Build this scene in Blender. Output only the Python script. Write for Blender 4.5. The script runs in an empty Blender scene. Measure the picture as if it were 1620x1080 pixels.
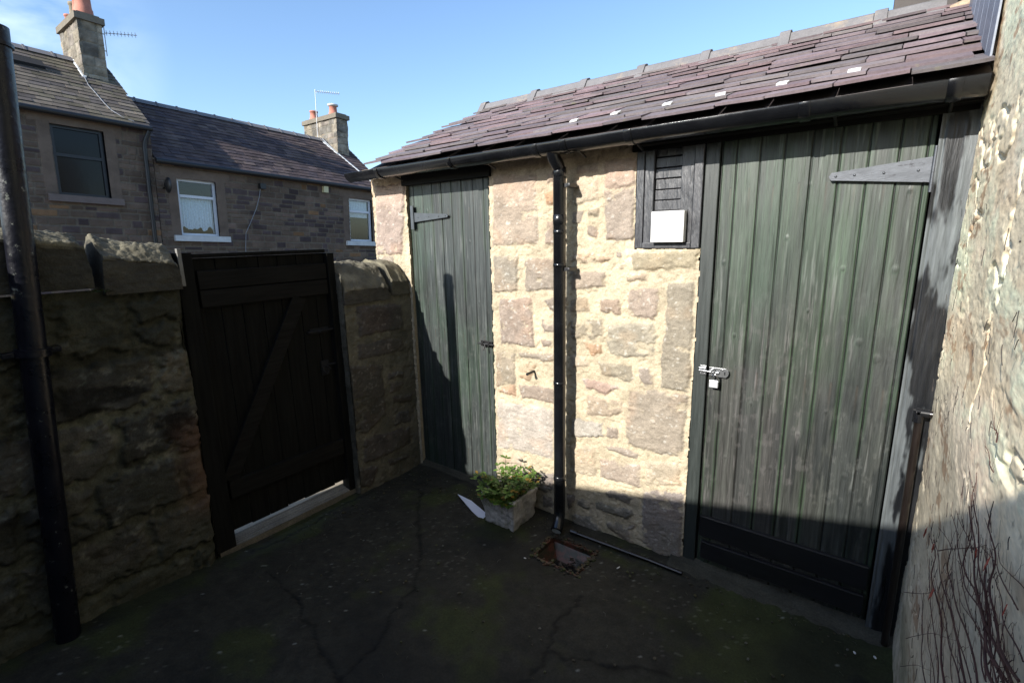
import bpy, bmesh, math, random
import numpy as np
from mathutils import Vector, Matrix
from mathutils import noise as mnoise
# ---------------------------------------------------------------- camera, sky, sun, exposure
C = bpy.context.scene.collection
SC = bpy.context.scene
R3 = [[0.798, 0.110, -0.592], [0.602, -0.180, 0.778], [-0.021, -0.978, -0.210]]
cam = bpy.data.cameras.new('camera'); camo = bpy.data.objects.new('camera', cam); C.objects.link(camo)
cr = Vector((0.79832, 0.60190, -0.02100)); cu = Vector((-0.11000, 0.18000, 0.97800))
cb = Vector((0.592, -0.778, 0.210)).normalized(); cr = (cr - cr.dot(cb) * cb).normalized(); cu = cb.cross(cr)
camo.matrix_world = Matrix(((cr.x, cu.x, cb.x, 0), (cr.y, cu.y, cb.y, 0), (cr.z, cu.z, cb.z, 1.65), (0, 0, 0, 1)))
cam.sensor_width = 36; cam.lens = 775 / 1620 * 36; cam.clip_start = 0.02; cam.clip_end = 1500
SC.camera = camo
SUN = Vector((0.335, 1.81, -0.985)).normalized()
w = bpy.data.worlds.new('World'); SC.world = w; w.use_nodes = True
nt = w.node_tree; nt.nodes.clear()
sky = nt.nodes.new('ShaderNodeTexSky'); sky.sky_type = 'NISHITA'; sky.sun_disc = False
sky.sun_elevation = math.asin(-SUN.z); sky.sun_rotation = math.atan2(-SUN.x, -SUN.y)
sky.altitude = 50; sky.air_density = 1.1; sky.dust_density = 1.0; sky.ozone_density = 1.6
bg = nt.nodes.new('ShaderNodeBackground'); bg.inputs[1].default_value = 0.14
ow = nt.nodes.new('ShaderNodeOutputWorld'); nt.links.new(bg.outputs[0], ow.inputs[0])
# thin wisps of cloud low in the west
tc = nt.nodes.new('ShaderNodeTexCoord'); mp = nt.nodes.new('ShaderNodeMapping'); mp.inputs['Scale'].default_value = (2, 2, 5)
nz = nt.nodes.new('ShaderNodeTexNoise'); nz.inputs['Scale'].default_value = 1.6; nz.inputs['Detail'].default_value = 8; nz.inputs['Distortion'].default_value = .6
rp = nt.nodes.new('ShaderNodeValToRGB'); rp.color_ramp.elements[0].position = .38; rp.color_ramp.elements[1].position = .7
mx = nt.nodes.new('ShaderNodeMixRGB'); mx.inputs[2].default_value = (7.5, 8.2, 9.5, 1)
dt = nt.nodes.new('ShaderNodeVectorMath'); dt.operation = 'DOT_PRODUCT'; dt.inputs[1].default_value = Vector((-.96, .06, .27)).normalized()
mr = nt.nodes.new('ShaderNodeMapRange'); mr.inputs[1].default_value = .955; mr.inputs[2].default_value = 1.0; mr.inputs[4].default_value = .75; mr.interpolation_type = 'SMOOTHSTEP'
ml = nt.nodes.new('ShaderNodeMath'); ml.operation = 'MULTIPLY'
L = nt.links.new
L(tc.outputs['Generated'], mp.inputs[0]); L(mp.outputs[0], nz.inputs['Vector']); L(nz.outputs[0], rp.inputs[0]); L(tc.outputs['Generated'], dt.inputs[0])
L(dt.outputs['Value'], mr.inputs[0]); L(rp.outputs[0], ml.inputs[0]); L(mr.outputs[0], ml.inputs[1]); L(ml.outputs[0], mx.inputs[0])
tn_ = nt.nodes.new('ShaderNodeVectorMath'); tn_.operation = 'MULTIPLY'; tn_.inputs[1].default_value = (.86, .97, 1.10)
L(sky.outputs[0], tn_.inputs[0]); L(tn_.outputs[0], mx.inputs[1]); L(mx.outputs[0], bg.inputs[0])
sl = bpy.data.lights.new('sun', 'SUN'); sl.energy = 5.0; sl.angle = math.radians(0.45); sl.color = (1, .955, .88)
so = bpy.data.objects.new('sun', sl); C.objects.link(so); so.rotation_euler = SUN.to_track_quat('-Z', 'Y').to_euler(); so.location = (-5, -20, 12)
SC.view_settings.view_transform = 'Standard'; SC.view_settings.look = 'None'; SC.view_settings.exposure = 0.8; SC.view_settings.gamma = 1

DATA={"shed":[["k",[[-1.838,1.994],[-1.539,1.964],[-1.526,1.606],[-1.848,1.594]]],["g",[[-1.467,1.962],[-1.415,1.965],[-1.415,1.92],[-1.462,1.923]]],["o",[[-1.484,1.867],[-1.374,1.886],[-1.374,1.818],[-1.477,1.812]]],["g",[[-1.473,1.722],[-1.355,1.741],[-1.355,1.609],[-1.484,1.601]]],["g",[[-1.847,1.534],[-1.669,1.544],[-1.67,1.342],[-1.846,1.324]]],["g",[[-1.621,1.532],[-1.355,1.53],[-1.354,1.365],[-1.62,1.344]]],["k",[[-1.811,1.287],[-1.574,1.308],[-1.556,1.025],[-1.811,1.018]]],["g",[[-1.506,1.303],[-1.345,1.325],[-1.344,1.247],[-1.441,1.246]]],["g",[[-1.518,1.189],[-1.357,1.192],[-1.357,1.127],[-1.504,1.115]]],["g",[[-1.517,1.082],[-1.454,1.078],[-1.441,1.044],[-1.511,1.033]]],["g",[[-1.845,0.956],[-1.698,0.975],[-1.703,0.767],[-1.856,0.741]]],["o",[[-1.847,0.73],[-1.702,0.779],[-1.704,0.705],[-1.842,0.704]]],["g",[[-1.684,0.973],[-1.356,1.007],[-1.356,0.951],[-1.657,0.948]]],["o",[[-1.679,0.905],[-1.551,0.923],[-1.592,0.818],[-1.667,0.822]]],["k",[[-1.674,0.784],[-1.506,0.795],[-1.356,0.783],[-1.356,0.711],[-1.662,0.704]]],["w",[[-1.847,0.645],[-1.642,0.666],[-1.437,0.676],[-1.438,0.362],[-1.648,0.357],[-1.852,0.332]]],["l",[[-1.818,0.3],[-1.663,0.316],[-1.664,0.259],[-1.82,0.235]]],["d",[[-1.694,0.225],[-1.525,0.249],[-1.451,0.247],[-1.452,0.143],[-1.54,0.127],[-1.681,0.133]]],["k",[[-1.289,1.992],[-1.169,1.989],[-1.168,1.944],[-1.289,1.948]]],["l",[[-1.321,1.927],[-1.167,1.918],[-1.165,1.815],[-1.288,1.796],[-1.321,1.8]]],["k",[[-1.139,1.999],[-0.979,1.994],[-0.98,1.864],[-1.136,1.863]]],["g",[[-1.138,1.86],[-0.98,1.861],[-0.978,1.614],[-1.125,1.622]]],["g",[[-1.231,1.778],[-1.165,1.775],[-1.164,1.731],[-1.223,1.738]]],["g",[[-1.312,1.764],[-1.255,1.762],[-1.262,1.71],[-1.312,1.701]]],["g",[[-1.234,1.692],[-1.171,1.69],[-1.17,1.634],[-1.233,1.649]]],["t",[[-1.319,1.558],[-1.172,1.552],[-1.102,1.542],[-1.088,1.519],[-1.172,1.511],[-1.319,1.511]]],["g",[[-1.065,1.566],[-1.035,1.559],[-1.042,1.538],[-1.064,1.542]]],["t",[[-0.986,1.556],[-0.674,1.574],[-0.676,1.492],[-0.809,1.483],[-0.981,1.471]]],["p",[[-1.319,1.464],[-1.12,1.462],[-1.116,1.391],[-1.318,1.36]]],["t",[[-1.006,1.444],[-0.903,1.459],[-0.902,1.426],[-1.002,1.415]]],["l",[[-1.06,1.501],[-1.026,1.505],[-1.026,1.479],[-1.055,1.476]]],["g",[[-0.804,1.418],[-0.681,1.431],[-0.674,1.158],[-0.678,0.912],[-0.818,0.91],[-0.82,1.079],[-0.805,1.235]]],["p",[[-0.992,1.379],[-0.846,1.392],[-0.843,1.256],[-0.867,1.239],[-1.004,1.252]]],["g",[[-1.154,1.325],[-1.038,1.332],[-1.036,1.254],[-1.149,1.261]]],["t",[[-1.318,1.319],[-1.225,1.328],[-1.208,1.255],[-1.317,1.239]]],["g",[[-1.317,1.197],[-1.126,1.223],[-1.123,1.14],[-1.181,1.114],[-1.317,1.099]]],["g",[[-1.098,1.192],[-1.01,1.21],[-0.865,1.221],[-0.844,1.187],[-0.855,1.059],[-0.99,1.038],[-1.083,1.051],[-1.11,1.108]]],["o",[[-1.243,1.086],[-1.14,1.094],[-1.123,1.047],[-1.192,1.021]]],["l",[[-1.316,1.015],[-1.225,1.011],[-1.204,0.96],[-1.316,0.931]]],["g",[[-1.156,0.997],[-0.966,0.999],[-0.958,0.936],[-0.978,0.909],[-1.128,0.923]]],["g",[[-0.929,0.992],[-0.885,0.999],[-0.861,0.966],[-0.857,0.922],[-0.888,0.902],[-0.915,0.92]]],["k",[[-1.25,0.89],[-1.177,0.893],[-1.022,0.877],[-1.055,0.86],[-1.11,0.818],[-1.227,0.836]]],["t",[[-1.218,0.799],[-1.012,0.801],[-1.013,0.737],[-1.075,0.699],[-1.217,0.685]]],["g",[[-0.975,0.869],[-0.853,0.894],[-0.68,0.893],[-0.685,0.72],[-0.69,0.57],[-0.883,0.563],[-0.984,0.573],[-0.995,0.718]]],["w",[[-1.314,0.646],[-1.127,0.658],[-1.121,0.578],[-1.313,0.528]]],["g",[[-1.102,0.643],[-1.033,0.651],[-1.031,0.583],[-1.097,0.583]]],["g",[[-1.104,0.534],[-1.006,0.544],[-0.903,0.532],[-0.942,0.502],[-1.078,0.506]]],["l",[[-1.322,0.48],[-1.163,0.511],[-1.149,0.337],[-1.321,0.314]]],["p",[[-1.136,0.445],[-0.903,0.483],[-0.901,0.347],[-1.134,0.341]]],["l",[[-0.875,0.516],[-0.71,0.538],[-0.685,0.417],[-0.874,0.371]]],["s",[[-0.886,0.343],[-0.673,0.388],[-0.668,0.02],[-0.777,-0.009],[-0.879,0.035]]],["d",[[-1.106,0.258],[-1.065,0.282],[-0.967,0.288],[-0.944,0.269],[-0.955,0.239],[-1.08,0.231]]],["d",[[-1.159,0.183],[-1.071,0.187],[-0.932,0.209],[-0.922,0.186],[-0.978,0.139],[-1.07,0.142],[-1.156,0.137]]],["d",[[-1.283,0.157],[-1.237,0.174],[-1.19,0.144],[-1.208,0.114],[-1.274,0.123]]],["d",[[-1.344,0.173],[-1.293,0.177],[-1.29,0.11],[-1.339,0.073]]],["d",[[-1.311,0.058],[-1.173,0.08],[-1.117,0.015],[-1.189,-0.027],[-1.31,-0.006]]],["s",[[-1.086,0.085],[-1.018,0.101],[-0.929,0.117],[-0.923,-0.025],[-0.991,0.016],[-1.076,0.045]]],["m",[[-0.864,0.016],[-0.816,0.012],[-0.797,-0.034],[-0.875,-0.059]]],["s",[[-1.506,0.251],[-1.436,0.267],[-1.436,0.171],[-1.507,0.172]]],["s",[[-1.507,0.121],[-1.437,0.107],[-1.437,0.042],[-1.508,0.036]]],["s",[[-1.508,-0.021],[-1.437,-0.034],[-1.437,-0.11],[-1.509,-0.108]]],["k",[[-2.883,2.008],[-2.569,2.01],[-2.651,1.544],[-2.924,1.542]]],["g",[[-2.926,1.527],[-2.747,1.536],[-2.751,1.386],[-2.937,1.38]]]],"pillar":[["d",[[1.826,1.244],[2.183,1.216],[2.193,1.044],[1.827,1.051]]],["d",[[1.805,1.002],[2.18,0.997],[2.179,0.889],[1.812,0.906]]],["d",[[1.732,0.882],[1.989,0.832],[1.986,0.487],[1.816,0.402],[1.705,0.456]]],["d",[[2.022,0.767],[2.167,0.749],[2.163,0.7],[2.018,0.727]]],["s",[[2.032,0.699],[2.167,0.668],[2.11,0.62],[2.032,0.616]]],["d",[[2.056,0.592],[2.223,0.567],[2.218,0.512],[2.062,0.543]]],["d",[[2.097,0.478],[2.191,0.449],[2.195,0.368],[2.037,0.385]]],["d",[[1.804,0.374],[2.182,0.337],[2.181,0.203],[1.949,0.193],[1.778,0.21]]],["d",[[1.966,0.16],[2.153,0.131],[2.162,0.101],[1.982,0.11]]],["d",[[1.704,0.198],[1.886,0.149],[1.87,0.087],[1.815,0.016],[1.702,0.084]]]],"vine":[[[0.744,1.112],[0.81,1.099],[0.871,1.111],[0.941,1.125],[1.01,1.143],[1.069,1.163],[1.122,1.191],[1.155,1.187]],[[0.805,1.094],[0.909,1.098],[1.032,1.056],[1.164,1.043],[1.178,1.083],[1.314,1.05]],[[0.708,1.144],[0.782,1.13],[0.837,1.123],[0.884,1.143],[0.9,1.179],[0.947,1.198],[0.975,1.211]],[[0.763,1.201],[0.848,1.193],[0.921,1.175],[0.983,1.159]],[[1.068,0.831],[1.15,0.84],[1.254,0.856],[1.422,0.832],[1.441,0.882],[1.589,0.854]],[[0.933,0.948],[1.002,0.967],[1.132,0.929],[1.239,0.92],[1.368,0.91],[1.501,0.886]],[[1.258,0.666],[1.372,0.664],[1.469,0.672],[1.482,0.745]],[[0.858,1.013],[0.963,1.019],[1.112,0.98],[1.243,0.957],[1.201,1.034],[1.446,0.947]],[[1.889,0.475],[1.435,0.773],[1.29,0.873]],[[1.701,0.444],[1.267,0.787],[1.046,0.939]],[[1.717,0.33],[1.368,0.619],[1.204,0.741]],[[0.761,1.233],[0.844,1.208],[0.898,1.198]],[[1.03,1.121],[1.108,1.11],[1.228,1.1]],[[1.388,0.92],[1.125,1.077],[0.986,1.161]],[[0.725,1.128],[0.844,1.108],[0.954,1.087],[1.059,1.061],[1.093,1.085],[1.086,1.122]],[[1.016,1.271],[1.052,1.278],[1.125,1.275]],[[1.011,1.324],[1.046,1.333],[1.07,1.33]],[[1.154,0.756],[1.238,0.756],[1.321,0.75],[1.338,0.797],[1.454,0.78]],[[1.005,0.885],[1.077,0.897],[1.177,0.871],[1.282,0.85]],[[0.707,1.175],[0.765,1.168],[0.817,1.163],[0.856,1.171],[0.855,1.189]],[[0.82,1.046],[0.88,1.052],[0.943,1.054]]],"leaf":[[0.963,1.157],[1.395,0.919],[1.571,0.864],[0.761,1.196],[0.888,1.183],[1.303,0.857],[0.858,1.216],[1.293,0.695],[0.738,1.156]],"crack":[[[-2.346,2.019],[-2.07,1.758],[-1.778,1.519],[-1.655,1.354],[-1.628,1.245],[-1.556,1.097],[-1.524,0.982],[-1.505,0.849],[-1.468,0.774]],[[-2.357,0.993],[-2.096,0.973],[-1.82,0.907],[-1.606,0.864],[-1.511,0.844],[-1.434,0.818]],[[-0.949,1.762],[-0.977,1.667],[-0.952,1.48],[-0.92,1.359],[-0.915,1.245],[-0.96,1.182]],[[-0.925,1.367],[-0.847,1.447],[-0.716,1.496],[-0.505,1.562]],[[-2.571,1.016],[-2.578,1.184],[-2.566,1.358],[-2.574,1.563],[-2.582,1.792]]]}
# ---------------------------------------------------------------- noise
def _h(ix, iy, iz, s):
    n = (ix * 374761393 + iy * 668265263 + iz * 2147483647 + s * 1274126177) & 0xFFFFFFFF
    n = ((n ^ (n >> 13)) * 1274126177) & 0xFFFFFFFF
    return ((n ^ (n >> 16)) & 0xFFFF) / 65535.0
def vn(x, y, s=0):
    x = np.asarray(x, float); y = np.asarray(y, float)
    xi = np.floor(x).astype(np.int64); yi = np.floor(y).astype(np.int64)
    fx = x - xi; fy = y - yi; fx = fx * fx * (3 - 2 * fx); fy = fy * fy * (3 - 2 * fy); z = xi * 0
    a = _h(xi, yi, z, s); b = _h(xi + 1, yi, z, s); c = _h(xi, yi + 1, z, s); d = _h(xi + 1, yi + 1, z, s)
    return (a + (b - a) * fx) * (1 - fy) + (c + (d - c) * fx) * fy
def fbm(x, y, s=0, o=4, g=.5):
    r = 0; a = 1; t = 0
    for i in range(o):
        r = r + a * vn(x * 2 ** i + 17.3 * i, y * 2 ** i - 9.1 * i, s + i); t += a; a *= g
    return r / t
def ss(a, b, x):
    t = np.clip((x - a) / (b - a), 0, 1); return t * t * (3 - 2 * t)
def sdpoly(px, py, P):
    P = np.array(P, float); n = len(P); d = np.full(px.shape, 1e9); ins = np.zeros(px.shape, bool)
    for i in range(n):
        a = P[i]; b = P[(i + 1) % n]; e = b - a; wx = px - a[0]; wy = py - a[1]
        t = np.clip((wx * e[0] + wy * e[1]) / (e @ e + 1e-12), 0, 1)
        d = np.minimum(d, np.hypot(wx - e[0] * t, wy - e[1] * t))
        c = ((a[1] > py) != (b[1] > py)) & (px < (b[0] - a[0]) * (py - a[1]) / ((b[1] - a[1]) + 1e-12) + a[0])
        ins ^= c
    return np.where(ins, -d, d)

# ---------------------------------------------------------------- object helpers
def tag(o, label=None, cat=None, group=None, kind=None):
    if label: o['label'] = label
    if cat: o['category'] = cat
    if group: o['group'] = group
    if kind: o['kind'] = kind
    return o
def thing(name, label, cat, loc=(0, 0, 0), rot=None, group=None):
    o = bpy.data.objects.new(name, None); C.objects.link(o); o.location = loc; o.empty_display_size = .1
    if rot is not None: o.rotation_euler = rot
    return tag(o, label, cat, group)
def relink(o, parent):
    if parent is not None:
        o.parent = parent
def wparent(o, parent):
    """parent o but keep world coordinates of its mesh"""
    if parent is not None:
        bpy.context.view_layer.update()
        o.parent = parent; o.matrix_parent_inverse = parent.matrix_world.inverted()
class MB:
    def __init__(s): s.v = []; s.f = []; s.c = []; s.m = []; s.sm = []; s.cur = (1, 1, 1); s.mat = 0; s.smooth = False
    def add(s, vs, fs, smooth=None):
        k = len(s.v); s.v += [tuple(v) for v in vs]; s.c += [s.cur] * len(vs)
        for f in fs: s.f.append([i + k for i in f]); s.m.append(s.mat); s.sm.append(s.smooth if smooth is None else smooth)
        return s
    def box(s, x0, y0, z0, x1, y1, z1, M=None):
        vs = [Vector(p) for p in ((x0, y0, z0), (x1, y0, z0), (x1, y1, z0), (x0, y1, z0), (x0, y0, z1), (x1, y0, z1), (x1, y1, z1), (x0, y1, z1))]
        if M is not None: vs = [M @ v for v in vs]
        return s.add(vs, [(0, 3, 2, 1), (4, 5, 6, 7), (0, 1, 5, 4), (1, 2, 6, 5), (2, 3, 7, 6), (3, 0, 4, 7)], False)
    def tube(s, pts, r, n=12, cap=True):
        pts = [Vector(p) for p in pts]; m = len(pts); rs = r if isinstance(r, (list, tuple)) else [r] * m
        vs = []; fs = []; up = None
        for i, p in enumerate(pts):
            t = (pts[min(i + 1, m - 1)] - pts[max(i - 1, 0)]).normalized()
            if up is None: up = t.orthogonal().normalized()
            up = (up - t * up.dot(t)).normalized(); bi = t.cross(up)
            for j in range(n):
                a = 2 * math.pi * j / n; vs.append(p + (up * math.cos(a) + bi * math.sin(a)) * rs[i])
        for i in range(m - 1):
            for j in range(n): fs.append((i * n + j, i * n + (j + 1) % n, (i + 1) * n + (j + 1) % n, (i + 1) * n + j))
        s.add(vs, fs, True)
        if cap: s.add([vs[j] for j in range(n)][::-1], [tuple(range(n))], False); s.add([vs[(m - 1) * n + j] for j in range(n)], [tuple(range(n))], False)
        return s
    def prism(s, poly, d, M=None):
        n = len(poly); a = [Vector(p) for p in poly]; d = Vector(d); vs = a + [p + d for p in a]
        if M is not None: vs = [M @ v for v in vs]
        return s.add(vs, [tuple(range(n))[::-1], tuple(range(n, 2 * n))] + [(i, (i + 1) % n, n + (i + 1) % n, n + i) for i in range(n)], False)
    def lathe(s, c, prof, n=16, axis='z'):
        vs = []; fs = []
        for r, h in prof:
            for j in range(n):
                a = 2 * math.pi * j / n; p = (r * math.cos(a), r * math.sin(a), h)
                if axis == 'y': p = (p[0], p[2], p[1])
                vs.append((c[0] + p[0], c[1] + p[1], c[2] + p[2]))
        for i in range(len(prof) - 1):
            for j in range(n): fs.append((i * n + j, i * n + (j + 1) % n, (i + 1) * n + (j + 1) % n, (i + 1) * n + j))
        return s.add(vs, fs, True)
    def build(s, name, mats, parent=None, bevel=0, world=False):
        me = bpy.data.meshes.new(name); me.from_pydata(s.v, [], s.f)
        mats = mats if isinstance(mats, (list, tuple)) else [mats]
        for m in mats: me.materials.append(m)
        me.polygons.foreach_set('material_index', s.m); me.polygons.foreach_set('use_smooth', s.sm)
        a = me.color_attributes.new('col', 'FLOAT_COLOR', 'POINT')
        a.data.foreach_set('color', np.array([(c[0], c[1], c[2], 1) for c in s.c], np.float32).ravel())
        me.update()
        o = bpy.data.objects.new(name, me); C.objects.link(o)
        if bevel:
            b = o.modifiers.new('bevel', 'BEVEL'); b.width = bevel; b.segments = 2; b.limit_method = 'ANGLE'
        if world: wparent(o, parent)
        else: relink(o, parent)
        return o
def hf_arrays(org, ua, va, na, U0, U1, V0, V1, res, fn, mask=None, flip=False):
    ru, rv = res if isinstance(res, tuple) else (res, res); nu = int(round((U1 - U0) / ru)) + 1; nv = int(round((V1 - V0) / rv)) + 1
    U, V = np.meshgrid(np.linspace(U0, U1, nu), np.linspace(V0, V1, nv))
    H, col = fn(U, V); col = np.broadcast_to(col, U.shape + (3,))
    org, ua, va, na = map(lambda q: np.array(q, float), (org, ua, va, na))
    P = org + U[..., None] * ua + V[..., None] * va + H[..., None] * na
    idx = np.arange(nu * nv).reshape(nv, nu)
    F = np.stack([idx[:-1, :-1], idx[:-1, 1:], idx[1:, 1:], idx[1:, :-1]], -1).reshape(-1, 4)
    if mask is not None:
        uc = (U[:-1, :-1] + U[1:, 1:]) / 2; vc = (V[:-1, :-1] + V[1:, 1:]) / 2
        F = F[mask(uc, vc).ravel()]
    if np.dot(np.cross(ua, va), na) < 0: F = F[:, ::-1]
    used = np.zeros(nu * nv, bool); used[F.ravel()] = True; rm = np.cumsum(used) - 1
    return P.reshape(-1, 3)[used], rm[F], col.reshape(-1, 3)[used]
def hf_obj(name, parts, mats, parent=None, extra=None, smooth=True, world=False):
    """parts: list of (P,F,col) -> ONE mesh; extra: an MB with solid backing, material index 1"""
    Vs = []; Fs = []; Cs = []; k = 0
    for P, F, c in parts: Vs.append(P); Fs.append(F + k); Cs.append(c); k += len(P)
    nh = sum(len(f) for f in Fs)
    if extra and extra.v:
        P = np.array(extra.v); F = np.array(extra.f) + k; Vs.append(P); Fs.append(F); Cs.append(np.array(extra.c, float))
    V = np.concatenate(Vs); F = np.concatenate(Fs); cc = np.concatenate(Cs)
    me = bpy.data.meshes.new(name); me.vertices.add(len(V)); me.vertices.foreach_set('co', V.astype(np.float32).ravel())
    me.loops.add(F.size); me.loops.foreach_set('vertex_index', F.astype(np.int32).ravel())
    me.polygons.add(len(F)); me.polygons.foreach_set('loop_start', np.arange(0, F.size, 4, dtype=np.int32)); me.polygons.foreach_set('loop_total', np.full(len(F), 4, np.int32))
    sm = np.zeros(len(F), bool); sm[:nh] = smooth; me.polygons.foreach_set('use_smooth', sm)
    mats = mats if isinstance(mats, (list, tuple)) else [mats]
    for m in mats: me.materials.append(m)
    if len(mats) > 1:
        mi = np.zeros(len(F), np.int32); mi[nh:] = 1; me.polygons.foreach_set('material_index', mi)
    a = me.color_attributes.new('col', 'FLOAT_COLOR', 'POINT'); a.data.foreach_set('color', np.concatenate([cc, np.ones((len(cc), 1))], 1).astype(np.float32).ravel())
    me.update(calc_edges=True); me.validate()
    o = bpy.data.objects.new(name, me); C.objects.link(o)
    if world: wparent(o, parent)
    else: relink(o, parent)
    return o

# ---------------------------------------------------------------- materials
def mat(name, color=None, rough=.8, var=.25, scale=8, stretch=(1, 1, 1), bump=.3, bscale=60, bdist=.003, metal=0, spec=.5, tint=None, tscale=3, tmin=.5, tmax=.62, rvar=0, fine=None, coat=0, bstretch=None):
    m = bpy.data.materials.new(name); m.use_nodes = True; n = m.node_tree.nodes; l = m.node_tree.links.new; n.clear()
    out = n.new('ShaderNodeOutputMaterial'); b = n.new('ShaderNodeBsdfPrincipled'); l(b.outputs[0], out.inputs[0])
    b.inputs['Roughness'].default_value = rough; b.inputs['Metallic'].default_value = metal; b.inputs['Specular IOR Level'].default_value = spec; b.inputs['Coat Weight'].default_value = coat
    t = n.new('ShaderNodeTexCoord'); mp = n.new('ShaderNodeMapping'); mp.inputs['Scale'].default_value = stretch; l(t.outputs['Object'], mp.inputs[0])
    no = n.new('ShaderNodeTexNoise'); no.inputs['Scale'].default_value = scale; no.inputs['Detail'].default_value = 7; no.inputs['Roughness'].default_value = .65; l(mp.outputs[0], no.inputs['Vector'])
    if color is None:
        a = n.new('ShaderNodeAttribute'); a.attribute_name = 'col'; base = a.outputs['Color']
    else:
        a = n.new('ShaderNodeRGB'); a.outputs[0].default_value = (*color, 1); base = a.outputs[0]
    if tint is not None:
        tn = n.new('ShaderNodeTexNoise'); tn.inputs['Scale'].default_value = tscale; tn.inputs['Detail'].default_value = 6; tn.inputs['Roughness'].default_value = .7; l(mp.outputs[0], tn.inputs['Vector'])
        r = n.new('ShaderNodeMapRange'); r.inputs[1].default_value = tmin; r.inputs[2].default_value = tmax; l(tn.outputs[0], r.inputs[0])
        q = n.new('ShaderNodeMixRGB'); q.inputs[2].default_value = (*tint, 1); l(r.outputs[0], q.inputs[0]); l(base, q.inputs[1]); base = q.outputs[0]
    mr = n.new('ShaderNodeMapRange'); mr.inputs[1].default_value = .25; mr.inputs[2].default_value = .75; mr.inputs[3].default_value = 1 - var; mr.inputs[4].default_value = 1 + var; l(no.outputs[0], mr.inputs[0])
    fac = mr.outputs[0]
    if fine:
        fs_, fv = fine; f = n.new('ShaderNodeTexNoise'); f.inputs['Scale'].default_value = fs_; f.inputs['Detail'].default_value = 3; l(mp.outputs[0], f.inputs['Vector'])
        fr = n.new('ShaderNodeMapRange'); fr.inputs[1].default_value = .3; fr.inputs[2].default_value = .7; fr.inputs[3].default_value = 1 - fv; fr.inputs[4].default_value = 1 + fv; l(f.outputs[0], fr.inputs[0])
        mm = n.new('ShaderNodeMath'); mm.operation = 'MULTIPLY'; l(fac, mm.inputs[0]); l(fr.outputs[0], mm.inputs[1]); fac = mm.outputs[0]
    sc = n.new('ShaderNodeVectorMath'); sc.operation = 'SCALE'; l(base, sc.inputs[0]); l(fac, sc.inputs['Scale']); l(sc.outputs[0], b.inputs['Base Color'])
    if rvar:
        rr = n.new('ShaderNodeMapRange'); rr.inputs[1].default_value = .3; rr.inputs[2].default_value = .7; rr.inputs[3].default_value = rough - rvar; rr.inputs[4].default_value = rough + rvar; l(no.outputs[0], rr.inputs[0]); l(rr.outputs[0], b.inputs['Roughness'])
    if bump:
        mb = mp
        if bstretch: mb = n.new('ShaderNodeMapping'); mb.inputs['Scale'].default_value = bstretch; l(t.outputs['Object'], mb.inputs[0])
        bn = n.new('ShaderNodeTexNoise'); bn.inputs['Scale'].default_value = bscale; bn.inputs['Detail'].default_value = 5; l(mb.outputs[0], bn.inputs['Vector'])
        bu = n.new('ShaderNodeBump'); bu.inputs['Strength'].default_value = bump; bu.inputs['Distance'].default_value = bdist; l(bn.outputs[0], bu.inputs['Height']); l(bu.outputs[0], b.inputs['Normal'])
    return m
M_stone = mat('masonry', None, .92, .22, 14, bump=.7, bscale=110, bdist=.004, spec=.25, fine=(160, .16))
M_stonefar = mat('far masonry', None, .95, .2, 5, bump=.4, bscale=20, bdist=.02, spec=.15)
M_slate = mat('slate', None, .62, .22, 9, bump=.5, bscale=50, bdist=.003, spec=.4, tint=(.17, .16, .12), tscale=11, tmin=.62, tmax=.72, fine=(90, .12))
M_slatefar = mat('far slate', None, .9, .3, 4, bump=.2, bscale=15, bdist=.01, spec=.08)
M_wood = mat('stained boards', None, .50, .32, 3, (22, 22, 1.1), .75, 6, .0022, spec=.62, fine=(14, .22), rvar=.14)
M_jamb = mat('glossy black jamb paint', None, .36, .3, 3, (16, 16, 1.2), .9, 7, .003, spec=.55, rvar=.12, fine=(10, .2))
M_gate = mat('gate boards', (.008, .008, .007), .8, .6, 3, (18, 18, 1.2), .6, 5, .002, spec=.1)
M_black = mat('black gloss paint', (.006, .0065, .008), .2, .4, 6, bump=.25, bscale=35, bdist=.002, spec=.55, rvar=.12)
M_post = mat('weathered black paint', (.004, .0045, .009), .32, .4, 9, bump=.7, bscale=30, bdist=.004, spec=.35, rvar=.12, tint=(.16, .17, .15), tscale=26, tmin=.62, tmax=.70)
M_bitumen = mat('bitumen paint', (.028, .029, .034), .42, .35, 6, (8, 8, 1.5), .9, 12, .004, spec=.8, rvar=.12)
M_blackiron = mat('black iron', (.012, .012, .013), .45, .3, 20, bump=.3, bscale=80, bdist=.001, spec=.5)
M_greyiron = mat('grey strap steel', (.085, .092, .105), .45, .3, 14, (1, 1, 3), .3, 80, .001, metal=.6, spec=.5, tint=(.03, .03, .035), tscale=25, tmin=.6, tmax=.68)
M_zinc = mat('galvanised steel', (.36, .37, .38), .38, .15, 20, bump=.15, bscale=80, bdist=.001, metal=1)
M_chrome = mat('bright steel', (.8, .8, .82), .18, .1, 20, bump=0, metal=1)
M_white = mat('white plastic', (.66, .66, .65), .45, .04, 8, bump=.1, bscale=40, bdist=.001)
M_whitep = mat('white window paint', (.62, .64, .68), .4, .08, 5, bump=0)
M_lead = mat('lead strip', (.48, .50, .51), .55, .2, 6, bump=0)
M_concrete = mat('damp concrete', None, .8, .3, 9, bump=.7, bscale=70, bdist=.003, spec=.3, fine=(140, .25))
M_render = mat('lime render', None, .93, .14, 16, (1, .35, 1), .45, 90, .003, spec=.2, fine=(120, .14))
M_planter = mat('weathered planter stone', (.36, .35, .34), .9, .35, 16, bump=1, bscale=45, bdist=.008, spec=.2, tint=(.12, .13, .08), tscale=9, tmin=.52, tmax=.66)
M_soil = mat('soil', (.03, .022, .015), .95, .4, 30, bump=1, bscale=60, bdist=.01)
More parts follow.
